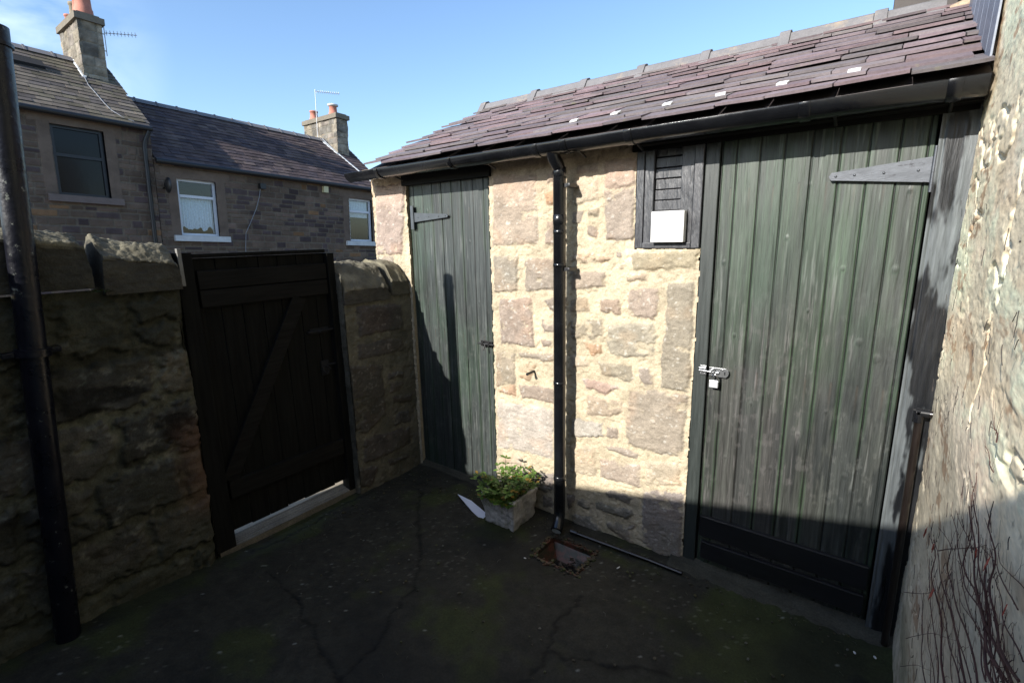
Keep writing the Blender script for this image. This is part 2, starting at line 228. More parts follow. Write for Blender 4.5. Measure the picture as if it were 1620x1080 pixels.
M_leaf = mat('plant leaves', None, .5, .25, 20, bump=0, spec=.4)
M_terra = mat('glazed terracotta', (.085, .028, .018), .35, .35, 15, bump=.3, bscale=40, bdist=.003, tint=(.018, .018, .010), tscale=16, tmin=.44, tmax=.56)
M_water = mat('drain water', (.006, .006, .006), .06, .1, 5, bump=0, spec=.6)
M_pot = mat('clay chimney pot', (.42, .17, .12), .85, .2, 6, bump=.2, bscale=20, bdist=.004)
M_dark = mat('dark void', (.006, .006, .007), .9, .1, 5, bump=0)
M_mortar = mat('sandy mortar', (.33, .26, .185), .95, .2, 20, bump=.9, bscale=90, bdist=.005, spec=.15, fine=(150, .15))
M_ridge = mat('ridge tile clay', (.145, .14, .145), .75, .2, 12, bump=.3, bscale=60, bdist=.003, tint=(.24, .19, .14), tscale=6, tmin=.56, tmax=.72, fine=(120, .1))
M_hung = mat('blue grey hung slate', None, .5, .2, 8, (1, 1, 2.5), .35, 40, .003, spec=.5)
M_vine = mat('creeper stems', (.065, .022, .018), .75, .3, 40, bump=.2, bscale=120, bdist=.001)
M_twig = mat('dry tendrils', (.05, .04, .035), .85, .3, 40, bump=0)
M_redleaf = mat('red autumn leaf', (.30, .03, .015), .6, .3, 40, bump=0)
M_ground = mat('rough ground', (.10, .095, .085), .95, .3, .6, bump=.4, bscale=8, bdist=.02)
M_lane = mat('pale lane concrete', (.26, .23, .18), .9, .2, 4, bump=.4, bscale=50, bdist=.004)
M_curtain = mat('net curtain', (.78, .85, .92), .9, .25, 30, bump=0)
M_cable = mat('grey white cable', (.22, .23, .25), .6, .1, 5, bump=0)
M_alu = mat('pale aerial aluminium', (.50, .51, .53), .4, .1, 5, bump=0, metal=.3)
M_brown = mat('brown stained pipe', (.010, .007, .006), .3, .7, 10, (5, 5, 1), .3, 30, .002, spec=.6)
def glass(name, k=.5, ro=0):
    m = bpy.data.materials.new(name); m.use_nodes = True; n = m.node_tree.nodes; l = m.node_tree.links.new; n.clear()
    o = n.new('ShaderNodeOutputMaterial'); g = n.new('ShaderNodeBsdfGlossy'); g.inputs['Roughness'].default_value = ro
    t = n.new('ShaderNodeBsdfTransparent'); t.inputs[0].default_value = (.75, .8, .82, 1); x = n.new('ShaderNodeMixShader'); f = n.new('ShaderNodeLayerWeight'); f.inputs[0].default_value = .25; q = n.new('ShaderNodeMath'); q.operation = 'MULTIPLY_ADD'; q.inputs[1].default_value = k; q.inputs[2].default_value = .015 + .14 * k
    l(f.outputs['Facing'], q.inputs[0]); l(q.outputs[0], x.inputs[0]); l(t.outputs[0], x.inputs[1]); l(g.outputs[0], x.inputs[2]); l(x.outputs[0], o.inputs[0]); return m
M_glass = glass('window glass', .3); M_glassd = mat('dim window glass', (.004, .005, .008), .12, .3, 2, bump=.15, bscale=3, bdist=.01, spec=.25)

# ---------------------------------------------------------------- ground
mb = MB(); mb.box(-600, -600, -1.9, 600, 600, -1.62); tag(mb.build('ground', M_ground), kind='structure')
mb = MB(); mb.box(-6.2, -9, -1.615, -2.965, 14, -.02); tag(mb.build('lane', M_lane), kind='structure')

CR = [np.array(c) for c in DATA['crack']]
DX0, DX1, DY0, DY1 = -1.325, -1.055, 1.865, 2.085      # drain hole
def yard_fn(U, V):
    h = (fbm(U * 1.7, V * 1.7, 3) - .5) * .02 + (fbm(U * 9, V * 9, 5) - .5) * .006 + (fbm(U * 60, V * 60, 6, 2) - .5) * .0025
    d = np.full(U.shape, 9.)
    wu = U + (fbm(U * 12, V * 12, 8, 5) - .5) * .09; wv = V + (fbm(U * 12, V * 12, 9, 5) - .5) * .09
    for c in CR:
        for a, b in zip(c[:-1], c[1:]):
            e = b - a; t = np.clip(((wu - a[0]) * e[0] + (wv - a[1]) * e[1]) / (e @ e), 0, 1)
            d = np.minimum(d, np.hypot(wu - a[0] - e[0] * t, wv - a[1] - e[1] * t))
    cr = 1 - ss(.001, .008, d); h = h - cr * .006 * ss(.35, .6, fbm(U * 7, V * 7, 33))
    wall = ss(.16, 0.02, 2.27 - V) * .012; h = h + wall + .042 * ss(1.15, .2, V) * ss(-1.5, -2.6, U)
    h += (fbm(U * 26, V * 26, 7, 4, .6) - .5) * .006
    near = ss(.10, .0, np.maximum(np.maximum(DX0 - U, U - DX1), np.maximum(DY0 - V, V - DY1))); h = h * (1 - near) + .0 * near
    n1 = fbm(U * 3.1, V * 3.1, 21); n2 = fbm(U * 11, V * 11, 22); n3 = vn(U * 120, V * 120, 23)
    base = np.array([.024, .023, .017]); moss = np.array([.031, .037, .012]); dark = np.array([.009, .009, .008])
    base = base * (.5 + 1.0 * fbm(U * 35, V * 35, 35, 4, .65))[..., None]; mo = ss(.5, .72, n1 + .35 * (n2 - .5) + .22 * ss(1.1, 2.3, V) * ss(-1.2, -.3, U))[..., None]
    col = base * (1 - mo) + moss * mo
    dk = ss(.5, .7, fbm(U * 2.2 + 4, V * 2.2, 25))[..., None] * .6; col = col * (1 - dk) + dark * dk
    col = col * (1 - .8 * np.exp(-(d / (.004 + .010 * fbm(U * 6, V * 6, 31))) ** 2))[..., None]
    pe = (n3 > .90) * ss(.50, .62, fbm(U * 2.6, V * 2.6, 27)); col = col + pe[..., None] * np.array([.05, .047, .04])
    sp = (vn(U * 95, V * 95, 29) > .985); col = col + sp[..., None] * np.array([.14, .14, .13])
    return h, col
mk = lambda u, v: ~((u > DX0) & (u < DX1) & (v > DY0) & (v < DY1))
P1 = hf_arrays((0, 0, 0), (1, 0, 0), (0, 1, 0), (0, 0, 1), -2.75, .25, -.7, 2.32, .01, yard_fn, mk)
ex = MB(); ex.cur = (.05, .045, .035); ex.box(-2.9, -2.6, -.3, .25, -.69, -.02)
ex.box(-2.75, -.68, -.3, .25, 1.8, -.06)
tag(hf_obj('yard_floor', [P1], M_concrete, extra=ex), kind='structure')

# ---------------------------------------------------------------- masonry heightfields
PAL = dict(g=(.25, .212, .17), k=(.27, .22, .18), o=(.33, .225, .15), w=(.33, .30, .26), l=(.40, .34, .255), d=(.15, .135, .12), t=(.29, .24, .175), p=(.30, .24, .20), s=(.22, .19, .165), m=(.25, .26, .10))
def masonry(stones, mortar, seed=1, depth=.009, rag=.011, dirt=None):
    def fn(U, V):
        wu = U + (fbm(U * 26, V * 26, seed) - .5) * rag * 2.0 + (fbm(U * 90, V * 90, seed + 3, 2) - .5) * .012; wv = V + (fbm(U * 26, V * 26, seed + 7) - .5) * rag * 2.0 + (fbm(U * 90, V * 90, seed + 5, 2) - .5) * .012
        mort = (fbm(U * 45, V * 45, seed + 11) - .5) * .010 - .005 * ss(.66, .72, fbm(U * 50, V * 50, seed + 19, 2)) + (fbm(U * 6, V * 6, seed + 12) - .5) * .008
        h = mort.copy(); mv = fbm(U * 9, V * 9, seed + 14)[..., None]
        col = np.array(mortar) * (.72 + .5 * mv); col = np.broadcast_to(col, U.shape + (3,)).copy()
        col *= (.9 + .2 * vn(U * 220, V * 220, seed + 13))[..., None]
        for i, (t, P) in enumerate(stones):
            P = np.array(P); lo = P.min(0) - .03; hi = P.max(0) + .03
            s = (U[0] > lo[0]) & (U[0] < hi[0]); r = (V[:, 0] > lo[1]) & (V[:, 0] < hi[1])
            if not s.any() or not r.any(): continue
            ix = np.ix_(r, s); d = sdpoly(wu[ix], wv[ix], P)
            rs = np.random.RandomState(seed * 77 + i); sm_ = ss(.67, .76, fbm(U[ix] * 13, V[ix] * 17, seed + 150 + i, 5, .6) + .10 * ss(-.045, .0, d)); a = ss(.003, -.004, d) * (1 - .65 * sm_); base = np.array(PAL[t]) * (1 + (rs.rand() - .5) * .18) * (1 + (rs.rand(3) - .5) * .06)
            u, v = U[ix], V[ix]; pit = fbm(u * 38, v * 55, seed + 30 + i, 4); lo_ = fbm(u * 9, v * 9, seed + 60 + i, 3)
            hh = depth * ss(.002, -.016, d) * (.75 + .5 * rs.rand()) + (pit - .5) * .010 + (lo_ - .5) * .010 - .006 * ss(.64, .75, pit)
            h[ix] = h[ix] * (1 - a) + (hh) * a
            c = base * (.78 + .44 * pit[..., None]) * (.86 + .28 * lo_[..., None])
            warm = ss(.52, .72, fbm(u * 7, v * 7, seed + 91 + i, 3))[..., None] * .3; c = c * (1 - warm) + c * np.array([1.25, .98, .78]) * warm
            wht = (ss(.70, .80, fbm(u * 45, v * 60, seed + 120 + i, 3)) * .5)[..., None]; c = c * (1 - wht) + np.array([.5, .48, .43]) * wht
            col[ix] = col[ix] * (1 - a[..., None]) + c * a[..., None]
        if dirt: col = dirt(U, V, col)
        return h, col
    return fn
# ---------------------------------------------------------------- the outhouse
YW = 2.265
shed = thing('stone_outhouse', 'low stone outhouse with purple slate roof and two dark green plank doors', 'outhouse', (-1.4, YW, 0))
def shed_dirt(U, V, col):
    n = fbm(U * 6, V * 6, 301); lowz = ss(.36, .0, V + (n - .5) * .3)[..., None] * .6
    grime = np.array([.17, .155, .12]); g2 = np.array([.12, .13, .05]); k = ss(.5, .66, fbm(U * 12, V * 9, 305))[..., None] * .5
    c2 = grime * (1 - k) + g2 * k
    col = col * (1 - lowz) + (col * .5 + c2 * .42) * lowz
    pink = ss(1.80, 1.97, V + (n - .5) * .12)[..., None] * .4; return col * (1 - pink) + np.array([.50, .36, .27]) * pink
fn = masonry(DATA['shed'], (.435, .37, .265), 1, dirt=shed_dirt)
D1 = (-2.575, -1.868); D2 = (-.665, .19)
def smask(u, v):
    e = (fbm(u * 30, v * 30, 77) - .5) * .012
    return ~(((u > D1[0] + e) & (u < D1[1] + e)) | (u > D2[0] + e) | ((u > -.975 + e) & (v > 1.578 + e)))
P1 = hf_arrays((0, YW, 0), (1, 0, 0), (0, 0, 1), (0, -1, 0), -2.93, -.6, -.12, 2.10, .005, fn, smask)
# left flank of the outhouse and solid masonry behind the face
P2 = hf_arrays((-2.93, 0, 0), (0, 1, 0), (0, 0, 1), (-1, 0, 0), YW, 4.4, -1.6, 2.08, .03, masonry([], (.42, .35, .24), 4))
ex = MB(); ex.cur = (.45, .37, .25)
for x0, x1, z1 in ((-2.92, -2.583, 2.10), (-1.858, -.98, 2.10), (-.98, -.675, 1.568)):
    ex.box(x0, YW + .012, -.3, x1, YW + .24, z1)
ex.cur = (.02, .02, .02)
ex.box(-2.92, YW + .25, -.3, .19, YW + .30, 2.1)
ex.cur = (.42, .35, .24); ex.box(-2.92, 4.3, -1.6, .18, 4.4, 2.05); ex.add([(-2.90, 2.42, 2.09), (-2.90, 3.33, 2.48), (-2.90, 4.35, 2.09), (-2.90, 3.33, 2.085), (-2.75, 2.42, 2.09), (-2.75, 3.33, 2.48), (-2.75, 4.35, 2.09), (-2.75, 3.33, 2.085)], [(0, 3, 2, 1), (4, 5, 6, 7), (0, 1, 5, 4), (1, 2, 6, 5)])
hf_obj('wall', [P1, P2], M_stone, shed, ex, world=True)

# doors : plank heightfields -------------------------------------------------
def planks(edges, cols, seed, knots, groove=.005):
    knots = [(a, b, c * .62) for a, b, c in knots]
    E_ = np.array(edges)
    def fn(U, V):
        h = np.zeros(U.shape); i = np.clip(np.searchsorted(E_, U[0]) - 1, 0, len(E_) - 2); ii = np.broadcast_to(i, U.shape)
        d = np.abs(U[..., None] - E_).min(-1)
        h -= groove * ss(.0045, .0005, d); rs = np.random.RandomState(seed)
        off = rs.rand(len(E_)) * .0025; h += off[ii]
        pc = np.array([cols[k % len(cols)] for k in range(len(E_))]) * (1 + (rs.rand(len(E_), 1) - .5) * .14)
        col = pc[ii].copy()
        du = np.zeros(U.shape); kc = np.zeros(U.shape); kd = np.zeros(U.shape)
        for (kx, kz, kr) in knots:
            q = np.hypot((U - kx), (V - kz) * .75) / kr; du += np.exp(-q ** 2 / 3) * (U - kx) * -.7; kd = np.maximum(kd, ss(1.3, .5, q)); kc = np.maximum(kc, np.exp(-((q - 1.15) / .3) ** 2))
        gu = (U + du); g = fbm(gu * 170 + ii * 7.7, V * 3.5, seed + 2, 3); g2 = fbm(gu * 55 + ii * 3.1, V * 1.6, seed + 5, 3)
        h += (g - .5) * .0018 + kd * .0012
        st = ss(.56, .74, fbm(gu * 26 + ii, V * 1.5, seed + 8, 4)) * .65; gr = ss(.5, .7, fbm(U * 3.2, V * 2.2, seed + 15))
        g3 = vn(gu * 420 + ii * 5, V * 9, seed + 6); col = col * (.55 + .9 * g[..., None]) * (.72 + .56 * g2[..., None]) * (.80 + .40 * g3[..., None])
        col = col * (1 - st[..., None]) + np.array([.012, .015, .015]) * st[..., None]
        col = col * (1 + gr[..., None] * np.array([-.12, .10, -.10]))
        sc = ss(.62, .74, fbm(gu * 130 + ii * 2, V * 5, seed + 18, 4)) * .4 * ss(.35, .65, fbm(U * 5, V * 4, seed + 19)); col = col * (1 - sc[..., None]) + np.array([.14, .145, .14]) * sc[..., None]
        col = col * (1 + .28 * kc[..., None] - .25 * kd[..., None])
        col = col * (1 - .78 * ss(.006, .0008, d))[..., None]
        blot = ss(.58, .70, fbm(U * 38, V * 26, seed + 21, 5, .65)) * .28 * ss(1.75, .9, V); col = col * (1 - blot[..., None]) + np.array([.095, .10, .093]) * blot[..., None]
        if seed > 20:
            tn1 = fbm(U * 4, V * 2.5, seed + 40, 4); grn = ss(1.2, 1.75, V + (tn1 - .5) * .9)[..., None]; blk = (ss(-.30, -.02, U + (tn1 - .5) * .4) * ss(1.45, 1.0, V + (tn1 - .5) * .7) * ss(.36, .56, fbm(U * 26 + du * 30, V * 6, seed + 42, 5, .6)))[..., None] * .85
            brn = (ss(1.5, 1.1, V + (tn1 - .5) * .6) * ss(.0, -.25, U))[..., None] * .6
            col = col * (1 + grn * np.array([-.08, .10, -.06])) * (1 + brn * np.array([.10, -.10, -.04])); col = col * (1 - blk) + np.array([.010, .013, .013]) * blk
        seam = ss(.016, .004, d)[..., None] * .45 * ss(.4, .6, fbm(U * 9, V * 3, seed + 44))[..., None]; col = col * (1 - seam) + np.array([.030, .062, .028]) * seam * (d > .003)[..., None]
        cen = (E_[:-1] + E_[1:]) / 2
        for zr in (1.83, 1.05, .25):
            nd = np.hypot(U - cen[ii] - .012, V - zr - .01 * np.sin(ii * 2.1)); col = col * (1 - .8 * ss(.0042, .002, nd))[..., None]; run = ss(.006, .001, np.abs(U - cen[ii] - .012)) * ss(.0, .01, zr - V) * ss(.16, .0, zr - V) * .35; col = col * (1 - run[..., None]) + np.array([.05, .032, .018]) * run[..., None]
        return h, col
    return fn
e1 = [-2.575, -2.53, -2.446, -2.36, -2.275, -2.189, -2.104, -2.012, -1.928, -1.888, -1.86]
k1 = [(-2.4, 1.5, .012), (-2.33, 1.36, .010), (-2.05, 1.62, .013), (-2.24, 1.1, .011), (-2.15, .8, .012), (-1.97, .55, .012), (-2.41, 1.82, .014), (-1.99, 1.25, .011), (-2.23, .45, .012)]
c1 = [(.028, .035, .034), (.037, .045, .043), (.031, .038, .037), (.035, .042, .041)]
P1 = hf_arrays((0, 2.29, 0), (1, 0, 0), (0, 0, 1), (0, -1, 0), -2.577, -1.858, .035, 2.03, (.0022, .006), planks(e1, c1, 11, k1))
ex = MB(); ex.cur = (.02, .025, .025); ex.box(-2.574, 2.299, .035, -1.862, 2.33, 2.03)
o = hf_obj('door', [P1], M_wood, shed, ex, world=True); d1 = tag(o, label='narrow grey-green plank door beside the gate')
e2 = [-.600, -.542, -.452, -.364, -.272, -.18, -.092, -.005, .072, .092]
k2 = [(-.565, 1.52, .011), (-.50, 1.2, .012), (-.41, .9, .012), (-.33, 1.62, .011), (-.31, .62, .013), (-.23, 1.33, .010), (-.13, 1.5, .013), (-.13, .92, .010), (-.05, 1.22, .018), (.01, 1.16, .021), (-.04, .66, .016), (.03, 1.5, .016), (-.22, .8, .012), (-.5, .62, .012), (-.39, .46, .011), (-.13, .5, .014), (.02, .56, .014), (.04, 1.78, .012), (-.27, 1.82, .011)]
c2 = [(.029, .036, .030), (.038, .044, .038), (.027, .032, .029), (.034, .038, .034)]
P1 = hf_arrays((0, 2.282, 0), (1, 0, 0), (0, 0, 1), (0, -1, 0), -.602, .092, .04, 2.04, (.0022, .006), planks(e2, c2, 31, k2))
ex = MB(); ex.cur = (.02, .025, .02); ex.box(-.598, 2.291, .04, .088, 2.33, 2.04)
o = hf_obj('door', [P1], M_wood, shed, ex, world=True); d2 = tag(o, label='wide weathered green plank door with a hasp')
for z0, z1, xa, xb in ((.195, .302, -.590, .083), (.075, .168, -.578, .080)):
    mb = MB(); mb.box(xa, 2.256, z0, xb, 2.279, z1); mb.build('rail', mat('tarred rail' , (.010, .010, .012), .3, .4, 5, (1.5, 6, 8), .5, 8, .002, spec=.8), d2, .005, True)
# frames
mb = MB(); mb.cur = (.022, .028, .026); mb.box(-.664, 2.268, .01, -.606, 2.36, 2.06)
o = mb.build('door_frame', M_wood, shed, .003, True); o['label'] = 'narrow green left jamb of the wide door'
def wide(U, V):
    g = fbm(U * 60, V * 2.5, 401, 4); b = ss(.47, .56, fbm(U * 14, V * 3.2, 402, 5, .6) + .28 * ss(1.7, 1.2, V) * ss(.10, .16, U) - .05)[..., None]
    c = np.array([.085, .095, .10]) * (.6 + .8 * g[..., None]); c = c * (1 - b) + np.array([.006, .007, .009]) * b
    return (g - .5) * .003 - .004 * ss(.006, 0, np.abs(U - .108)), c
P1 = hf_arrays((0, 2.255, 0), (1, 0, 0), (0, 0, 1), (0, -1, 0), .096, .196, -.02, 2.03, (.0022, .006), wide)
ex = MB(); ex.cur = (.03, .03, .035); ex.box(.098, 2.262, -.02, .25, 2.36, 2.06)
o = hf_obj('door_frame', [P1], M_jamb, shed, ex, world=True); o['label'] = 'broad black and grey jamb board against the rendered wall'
# vent panel of black boards
vp = MB()
vp.box(-.972, 2.262, 1.580, -.935, 2.32, 2.06); vp.box(-.706, 2.255, 1.580, -.668, 2.32, 2.06); vp.box(-.934, 2.268, 1.583, -.890, 2.32, 2.06); vp.box(-.764, 2.264, 1.583, -.708, 2.32, 2.06)
vp.box(-.9345, 2.258, 1.580, -.708, 2.30, 1.606)
for i in range(9):
    z = 1.61 + i * .047; vp.box(-.889, 2.283 + (i % 3) * .003, z, -.765, 2.33, z + .0435)
vo = vp.build('vent_panel', M_bitumen, shed, .003, True)
vb = MB(); vb.box(-.880, 2.226, 1.608, -.730, 2.262, 1.745); vb.build('cover_plate', M_white, vo, .003, True)
vb = MB(); vb.mat = 0; vb.box(-.884, 2.262, 1.603, -.726, 2.282, 1.750); vb.build('cover_frame', M_blackiron, vo, .002, True)
# lintel board, fascia; the near-black ones carry the gutter's shadow in their colour
mb = MB(); mb.box(-.99, 2.246, 2.015, .186, 2.262, 2.10); mb.build('lintel', mat('shade-black timber', (.006, .006, .006), .6, .3, 6, (1, 6, 6), .4, 8, .002, spec=.15), shed, .002, True)
mb = MB(); mb.box(-2.60, 2.250, 1.985, -1.85, 2.275, 2.09); mb.build('lintel', bpy.data.materials['shade-black timber'], shed, .002, True)
mb = MB(); mb.box(-2.93, 2.195, 2.050, -.935, 2.235, 2.11); mb.build('fascia', mat('fascia timber', (.16, .12, .08), .8, .3, 6, (1, 6, 6), .4, 8, .002), shed, .002, True)
mb = MB(); mb.box(-.934, 2.180, 2.030, .186, 2.235, 2.11); mb.build('fascia', bpy.data.materials['shade-black timber'], shed, .002, True)
mb = MB(); mb.box(-2.93, 2.236, 2.062, .186, 2.40, 2.108); mb.build('soffit', bpy.data.materials['shade-black timber'], shed, 0, True)
# roof
def slates(mb, O, a, b, n, L_, S_, expo, wr, th, lift, palette, seed, verge=0., jit=.012, lowjit=.006, ends=0.):
    rs = random.Random(seed); O, a, b, n = map(Vector, (O, a, b, n)); rows = int(math.ceil(S_ / expo))
    for r in range(rows):
        s0 = r * expo; u = -verge + rs.uniform(-.02, .03) + (wr[0] * .5 if r % 2 else 0) - wr[0] * .5
        first = True
        while u < L_ + ends:
            wd = rs.uniform(*wr); u1 = min(u + wd, L_ + rs.uniform(0, ends) if ends else L_)
            if u1 - u < .04: break
            ua = max(u, -verge + rs.uniform(-jit, jit) * 2) if first else u
            if ua >= u1 - .03: u = u1; continue
            lo = s0 + rs.uniform(-lowjit, lowjit); hi = min(s0 + expo * 1.75, S_ + .02); g = .002
            l0 = lift + rs.uniform(0, lift * .7); l1 = l0 + rs.uniform(-.3, .3) * lift; cl = rs.uniform(0, .022) * (wd / .3); cr_ = rs.uniform(0, .022) * (wd / .3); k = expo * .10
            low = [(ua + g, lo + k * min(1, cl * 30)), (ua + g + cl, lo + rs.uniform(0, .003)), ((ua + u1) / 2, lo + rs.uniform(-.003, .003)), (u1 - g - cr_, lo + rs.uniform(0, .003)), (u1 - g, lo + k * min(1, cr_ * 30))]
            hs = [l0, l0, (l0 + l1) / 2, l1, l1]
            top = [O + a * x + b * y + n * (h_ + th) for (x, y), h_ in zip(low, hs)] + [O + a * (u1 - g) + b * hi + n * (th * .4), O + a * (ua + g) + b * hi + n * (th * .4)]
            bot = [p - n * th for p in top]
            p = rs.choice(palette); f = rs.uniform(.78, 1.2); mb.cur = tuple(c * f for c in p); m = 7
            mb.add(top + bot, [tuple(range(m)), tuple(range(m, 2 * m))[::-1]] + [(i, i + m, (i + 1) % m + m, (i + 1) % m) for i in range(m)], False)
            u = u1; first = False
PITCH = .447; rl = math.hypot(1, PITCH); bu = Vector((0, 1 / rl, PITCH / rl)); nn = Vector((0, -PITCH / rl, 1 / rl))
mb = MB()
purple = [(.165, .132, .144), (.178, .140, .155), (.150, .124, .135), (.168, .142, .150), (.188, .140, .154), (.148, .130, .136), (.158, .140, .142), (.175, .130, .138)]
slates(mb, (-2.70, 2.065, 2.092), (1, 0, 0), bu, nn, 2.885, 1.30 * rl - .07, .118, (.16, .30), .010, .0125, purple, 5, verge=.05, jit=.02, lowjit=.009)
mb.cur = (.06, .05, .05); mb.prism([(-2.72, 2.10, 2.083), (-2.80, 3.32, 2.083 + 1.22 * PITCH), (.186, 3.32, 2.083 + 1.22 * PITCH), (.186, 2.10, 2.083)], (0, 0, .006))
mb.prism([(-2.80, 3.34, 2.625), (-2.80, 4.5, 2.15), (.186, 4.5, 2.15), (.186, 3.34, 2.625)], (0, 0, .012))
# verge widens a little towards the ridge
roof = mb.build('roof', M_slate, shed, 0, True)
# ridge tiles, mortar, clips
RZ = 2.645; jx = [-2.76, -2.265, -1.845, -1.425, -1.02, -.60, -.178, .10]
for i in range(7):
    x0, x1 = jx[i], jx[i + 1]; mb = MB(); dz = (i % 2) * .004
    prof = [(-.105, -.058), (-.035, .048), (0, .062), (.035, .048), (.105, -.058)]; pin = [(y * .86, z - .016) for y, z in prof]
    def strip(xa, xb, add):
        vs = []
        for x in (xa, xb):
            vs += [(x, 3.32 + y * (1 + add * 4), RZ + dz + z + add) for y, z in prof] + [(x, 3.32 + y, RZ + dz + z) for y, z in pin]
        f = []; k = 10
        for j in range(4): f += [(j, j + 1, j + 1 + k, j + k), (5 + j, 5 + j + k, 6 + j + k, 6 + j), (j, 5 + j, 6 + j, j + 1), (j + k, j + 1 + k, 6 + j + k, 5 + j + k)]
        f += [(0, k, 5 + k, 5), (4, 9, 9 + k, 4 + k)]; mb.add(vs, f, False)
    strip(x0 + .004, x1 - .006, 0)
    strip(x0 - .004, x0 + .05, .013)
    mb.build('ridge_tile', M_ridge, roof, .003, True)
def fil(U, V):
    n = fbm(U * 30, V * 60, 500); return (n - .5) * .016 + .004 * np.sin(np.clip(V, 0, 1) * 3.14), np.broadcast_to(np.array([.34, .27, .20]), U.shape + (3,)) * (.8 + .4 * n[..., None])
P1 = hf_arrays((0, 3.190, 2.588), (1, 0, 0), tuple(Vector((0, .020, .016))), (0, -.6, .8), -2.77, .186, 0, 1, .02, fil)
mb = MB()
for x in jx[:-1]:
    mb.tube([(x - .004, 3.195, 2.585), (x - .003, 3.225, 2.610)], [.012, .006], 7)
mb.prism([(-2.765, 3.196, 2.575), (-2.765, 3.22, 2.600), (-2.765, 3.30, 2.575)], (2.95, 0, 0))
mb.tube([(.11, 3.2, 2.60), (.185, 3.19, 2.62)], .03, 8)
for k in range(60):
    x = random.Random(k).uniform(-2.7, .15); mb.tube([(x, 3.185, 2.582), (x + random.Random(k + 99).uniform(.02, .08), 3.19, 2.588)], .011, 5)
mb.build('mortar_bedding', M_mortar, roof, 0, True)
for k, (x) in enumerate((-1.287, -1.069, -.827, -.61, -.386, -.163)):
    mb = MB(); Mx = Matrix.Translation((x, 2.232, 2.092 + (2.232 - 2.065) * PITCH + .020)) @ Matrix.Rotation(math.atan(PITCH), 4, 'X') @ Matrix.Rotation([.1, -.15, .05, .2, -.1, .0][k], 4, 'Z')
    mb.box(-.019, -.017, .004, .019, .017, .010, Mx); mb.box(-.012, .0172, -.006, .012, .030, .008, Mx); mb.build('slate_clip', M_white, roof, 0, True)
# gutter
GY, GZ, GR = 2.108, 2.066, .053
mb = MB()
def half(x0, x1, r, t, closed=False):
    n = 12; vs = []; fs = []
    for x in (x0, x1):
        for rr in (r, r - t):
            for j in range(n + 1):
                a = math.pi + math.pi * j / n; vs.append((x, GY + rr * math.cos(a), GZ + rr * math.sin(a) * 1.0 + .012))
    m = n + 1
    for j in range(n): fs += [(j, j + 1, 2 * m + j + 1, 2 * m + j), (m + j, 3 * m + j, 3 * m + j + 1, m + j + 1), (j, m + j, m + j + 1, j + 1), (2 * m + j, 2 * m + j + 1, 3 * m + j + 1, 3 * m + j)]
    fs += [(0, 2 * m, 3 * m, m), (n, m + n, 3 * m + n, 2 * m + n)]
    mb.add(vs, fs, True)
half(-2.935, .184, GR, .004)
for x in (-2.93, .180): mb.prism([(x, GY + GR * math.cos(math.pi + math.pi * j / 12), GZ + .012 + GR * math.sin(math.pi + math.pi * j / 12)) for j in range(13)], (.004, 0, 0))
for x in (-2.63, -2.0, -1.43, -1.27, -.95, -.3, .09): half(x, x + .035, GR + .004, .004)
gut = mb.build('gutter', M_black, shed, .001, True)
for x in (-2.55, -1.78, -1.22, -.93, -.2, .11):
    mb = MB(); mb.tube([(x, GY, GZ - .035), (x, GY + .05, GZ - .030), (x, 2.225, GZ - .050)], .006, 6); mb.build('gutter_bracket', M_blackiron, gut, 0, True)
# downpipe
PX, PY = -1.336, 2.172
mb = MB(); mb.tube([(PX, GY, GZ - .02), (PX, GY + .012, GZ - .05), (PX, PY - .012, GZ - .085), (PX, PY, GZ - .11), (PX, PY, .14), (PX + .003, PY - .006, .095), (PX + .012, PY - .035, .055), (PX + .022, PY - .070, .030)], .0325, 18)
dp = mb.build('downpipe', M_black, shed, 0, True)
for z, h_ in ((1.93, .045), (1.70, .05), (1.655, .02), (1.49, .018), (.86, .02), (.30, .03)):
    mb = MB(); mb.lathe((PX, PY, z), [(.0325, 0), (.0342, .001), (.0342, h_), (.0325, h_ + .001)], 18); mb.build('collar', M_black, dp, 0, True)
for z in (1.88, 1.47):
    mb = MB(); mb.box(PX + .02, PY - .005, z, PX + .06, PY + .075, z + .018); mb.lathe((PX + .055, PY - .008, z + .009), [(.0, 0), (.010, 0), (.010, .012), (0, .012)], 8, 'y'); mb.build('pipe_bracket', M_blackiron, dp, .001, True)
mb = MB(); q = Matrix.Translation((PX + .0228, PY - .0728, .0285)) @ Vector((0.2, -.82, -.5)).to_track_quat('Z', 'Y').to_matrix().to_4x4()
mb.add([q @ Vector((.026 * math.cos(a), .026 * math.sin(a), .003)) for a in [i * math.pi / 8 for i in range(16)]], [tuple(range(16))]); mb.build('outlet', mat('pale outlet', (.42, .46, .46), .6, .1, 20, bump=0), dp, 0, True)
# hinges
def hinge(xk, xt, z, y, hw, m, kn, parent):
    mb = MB(); s = 1 if xt > xk else -1
    mb.prism([(xk, y, z - hw), (xt, y, z - hw * .32), (xt + s * .008, y, z), (xt, y, z + hw * .32), (xk, y, z + hw)], (0, .004, 0))
    for t in (.12, .45, .75, .95):
        x = xk + (xt - xk) * t; mb.lathe((x, y - .002, z), [(0, 0), (.0045, 0), (.0045, .003)], 8, 'y')
    o = mb.build('hinge', m, parent, 0, True)
    mb = MB(); mb.tube([(xk - s * .005, y - .003, z - kn), (xk - s * .005, y - .003, z + kn)], .006, 10); mb.box(min(xk - s * .010, xk - s * .034), y - .001, z - kn, max(xk - s * .010, xk - s * .034), y + .003, z + kn); mb.build('hinge_pin', m, o, 0, True)
hinge(-2.515, -2.215, 1.783, 2.270, .030, mat('painted strap', (.055, .065, .075), .5, .2, 20, bump=.2, bscale=60, bdist=.001, spec=.5), .075, d1)
hinge(.088, -.200, 1.842, 2.262, .042, M_greyiron, .075, d2)
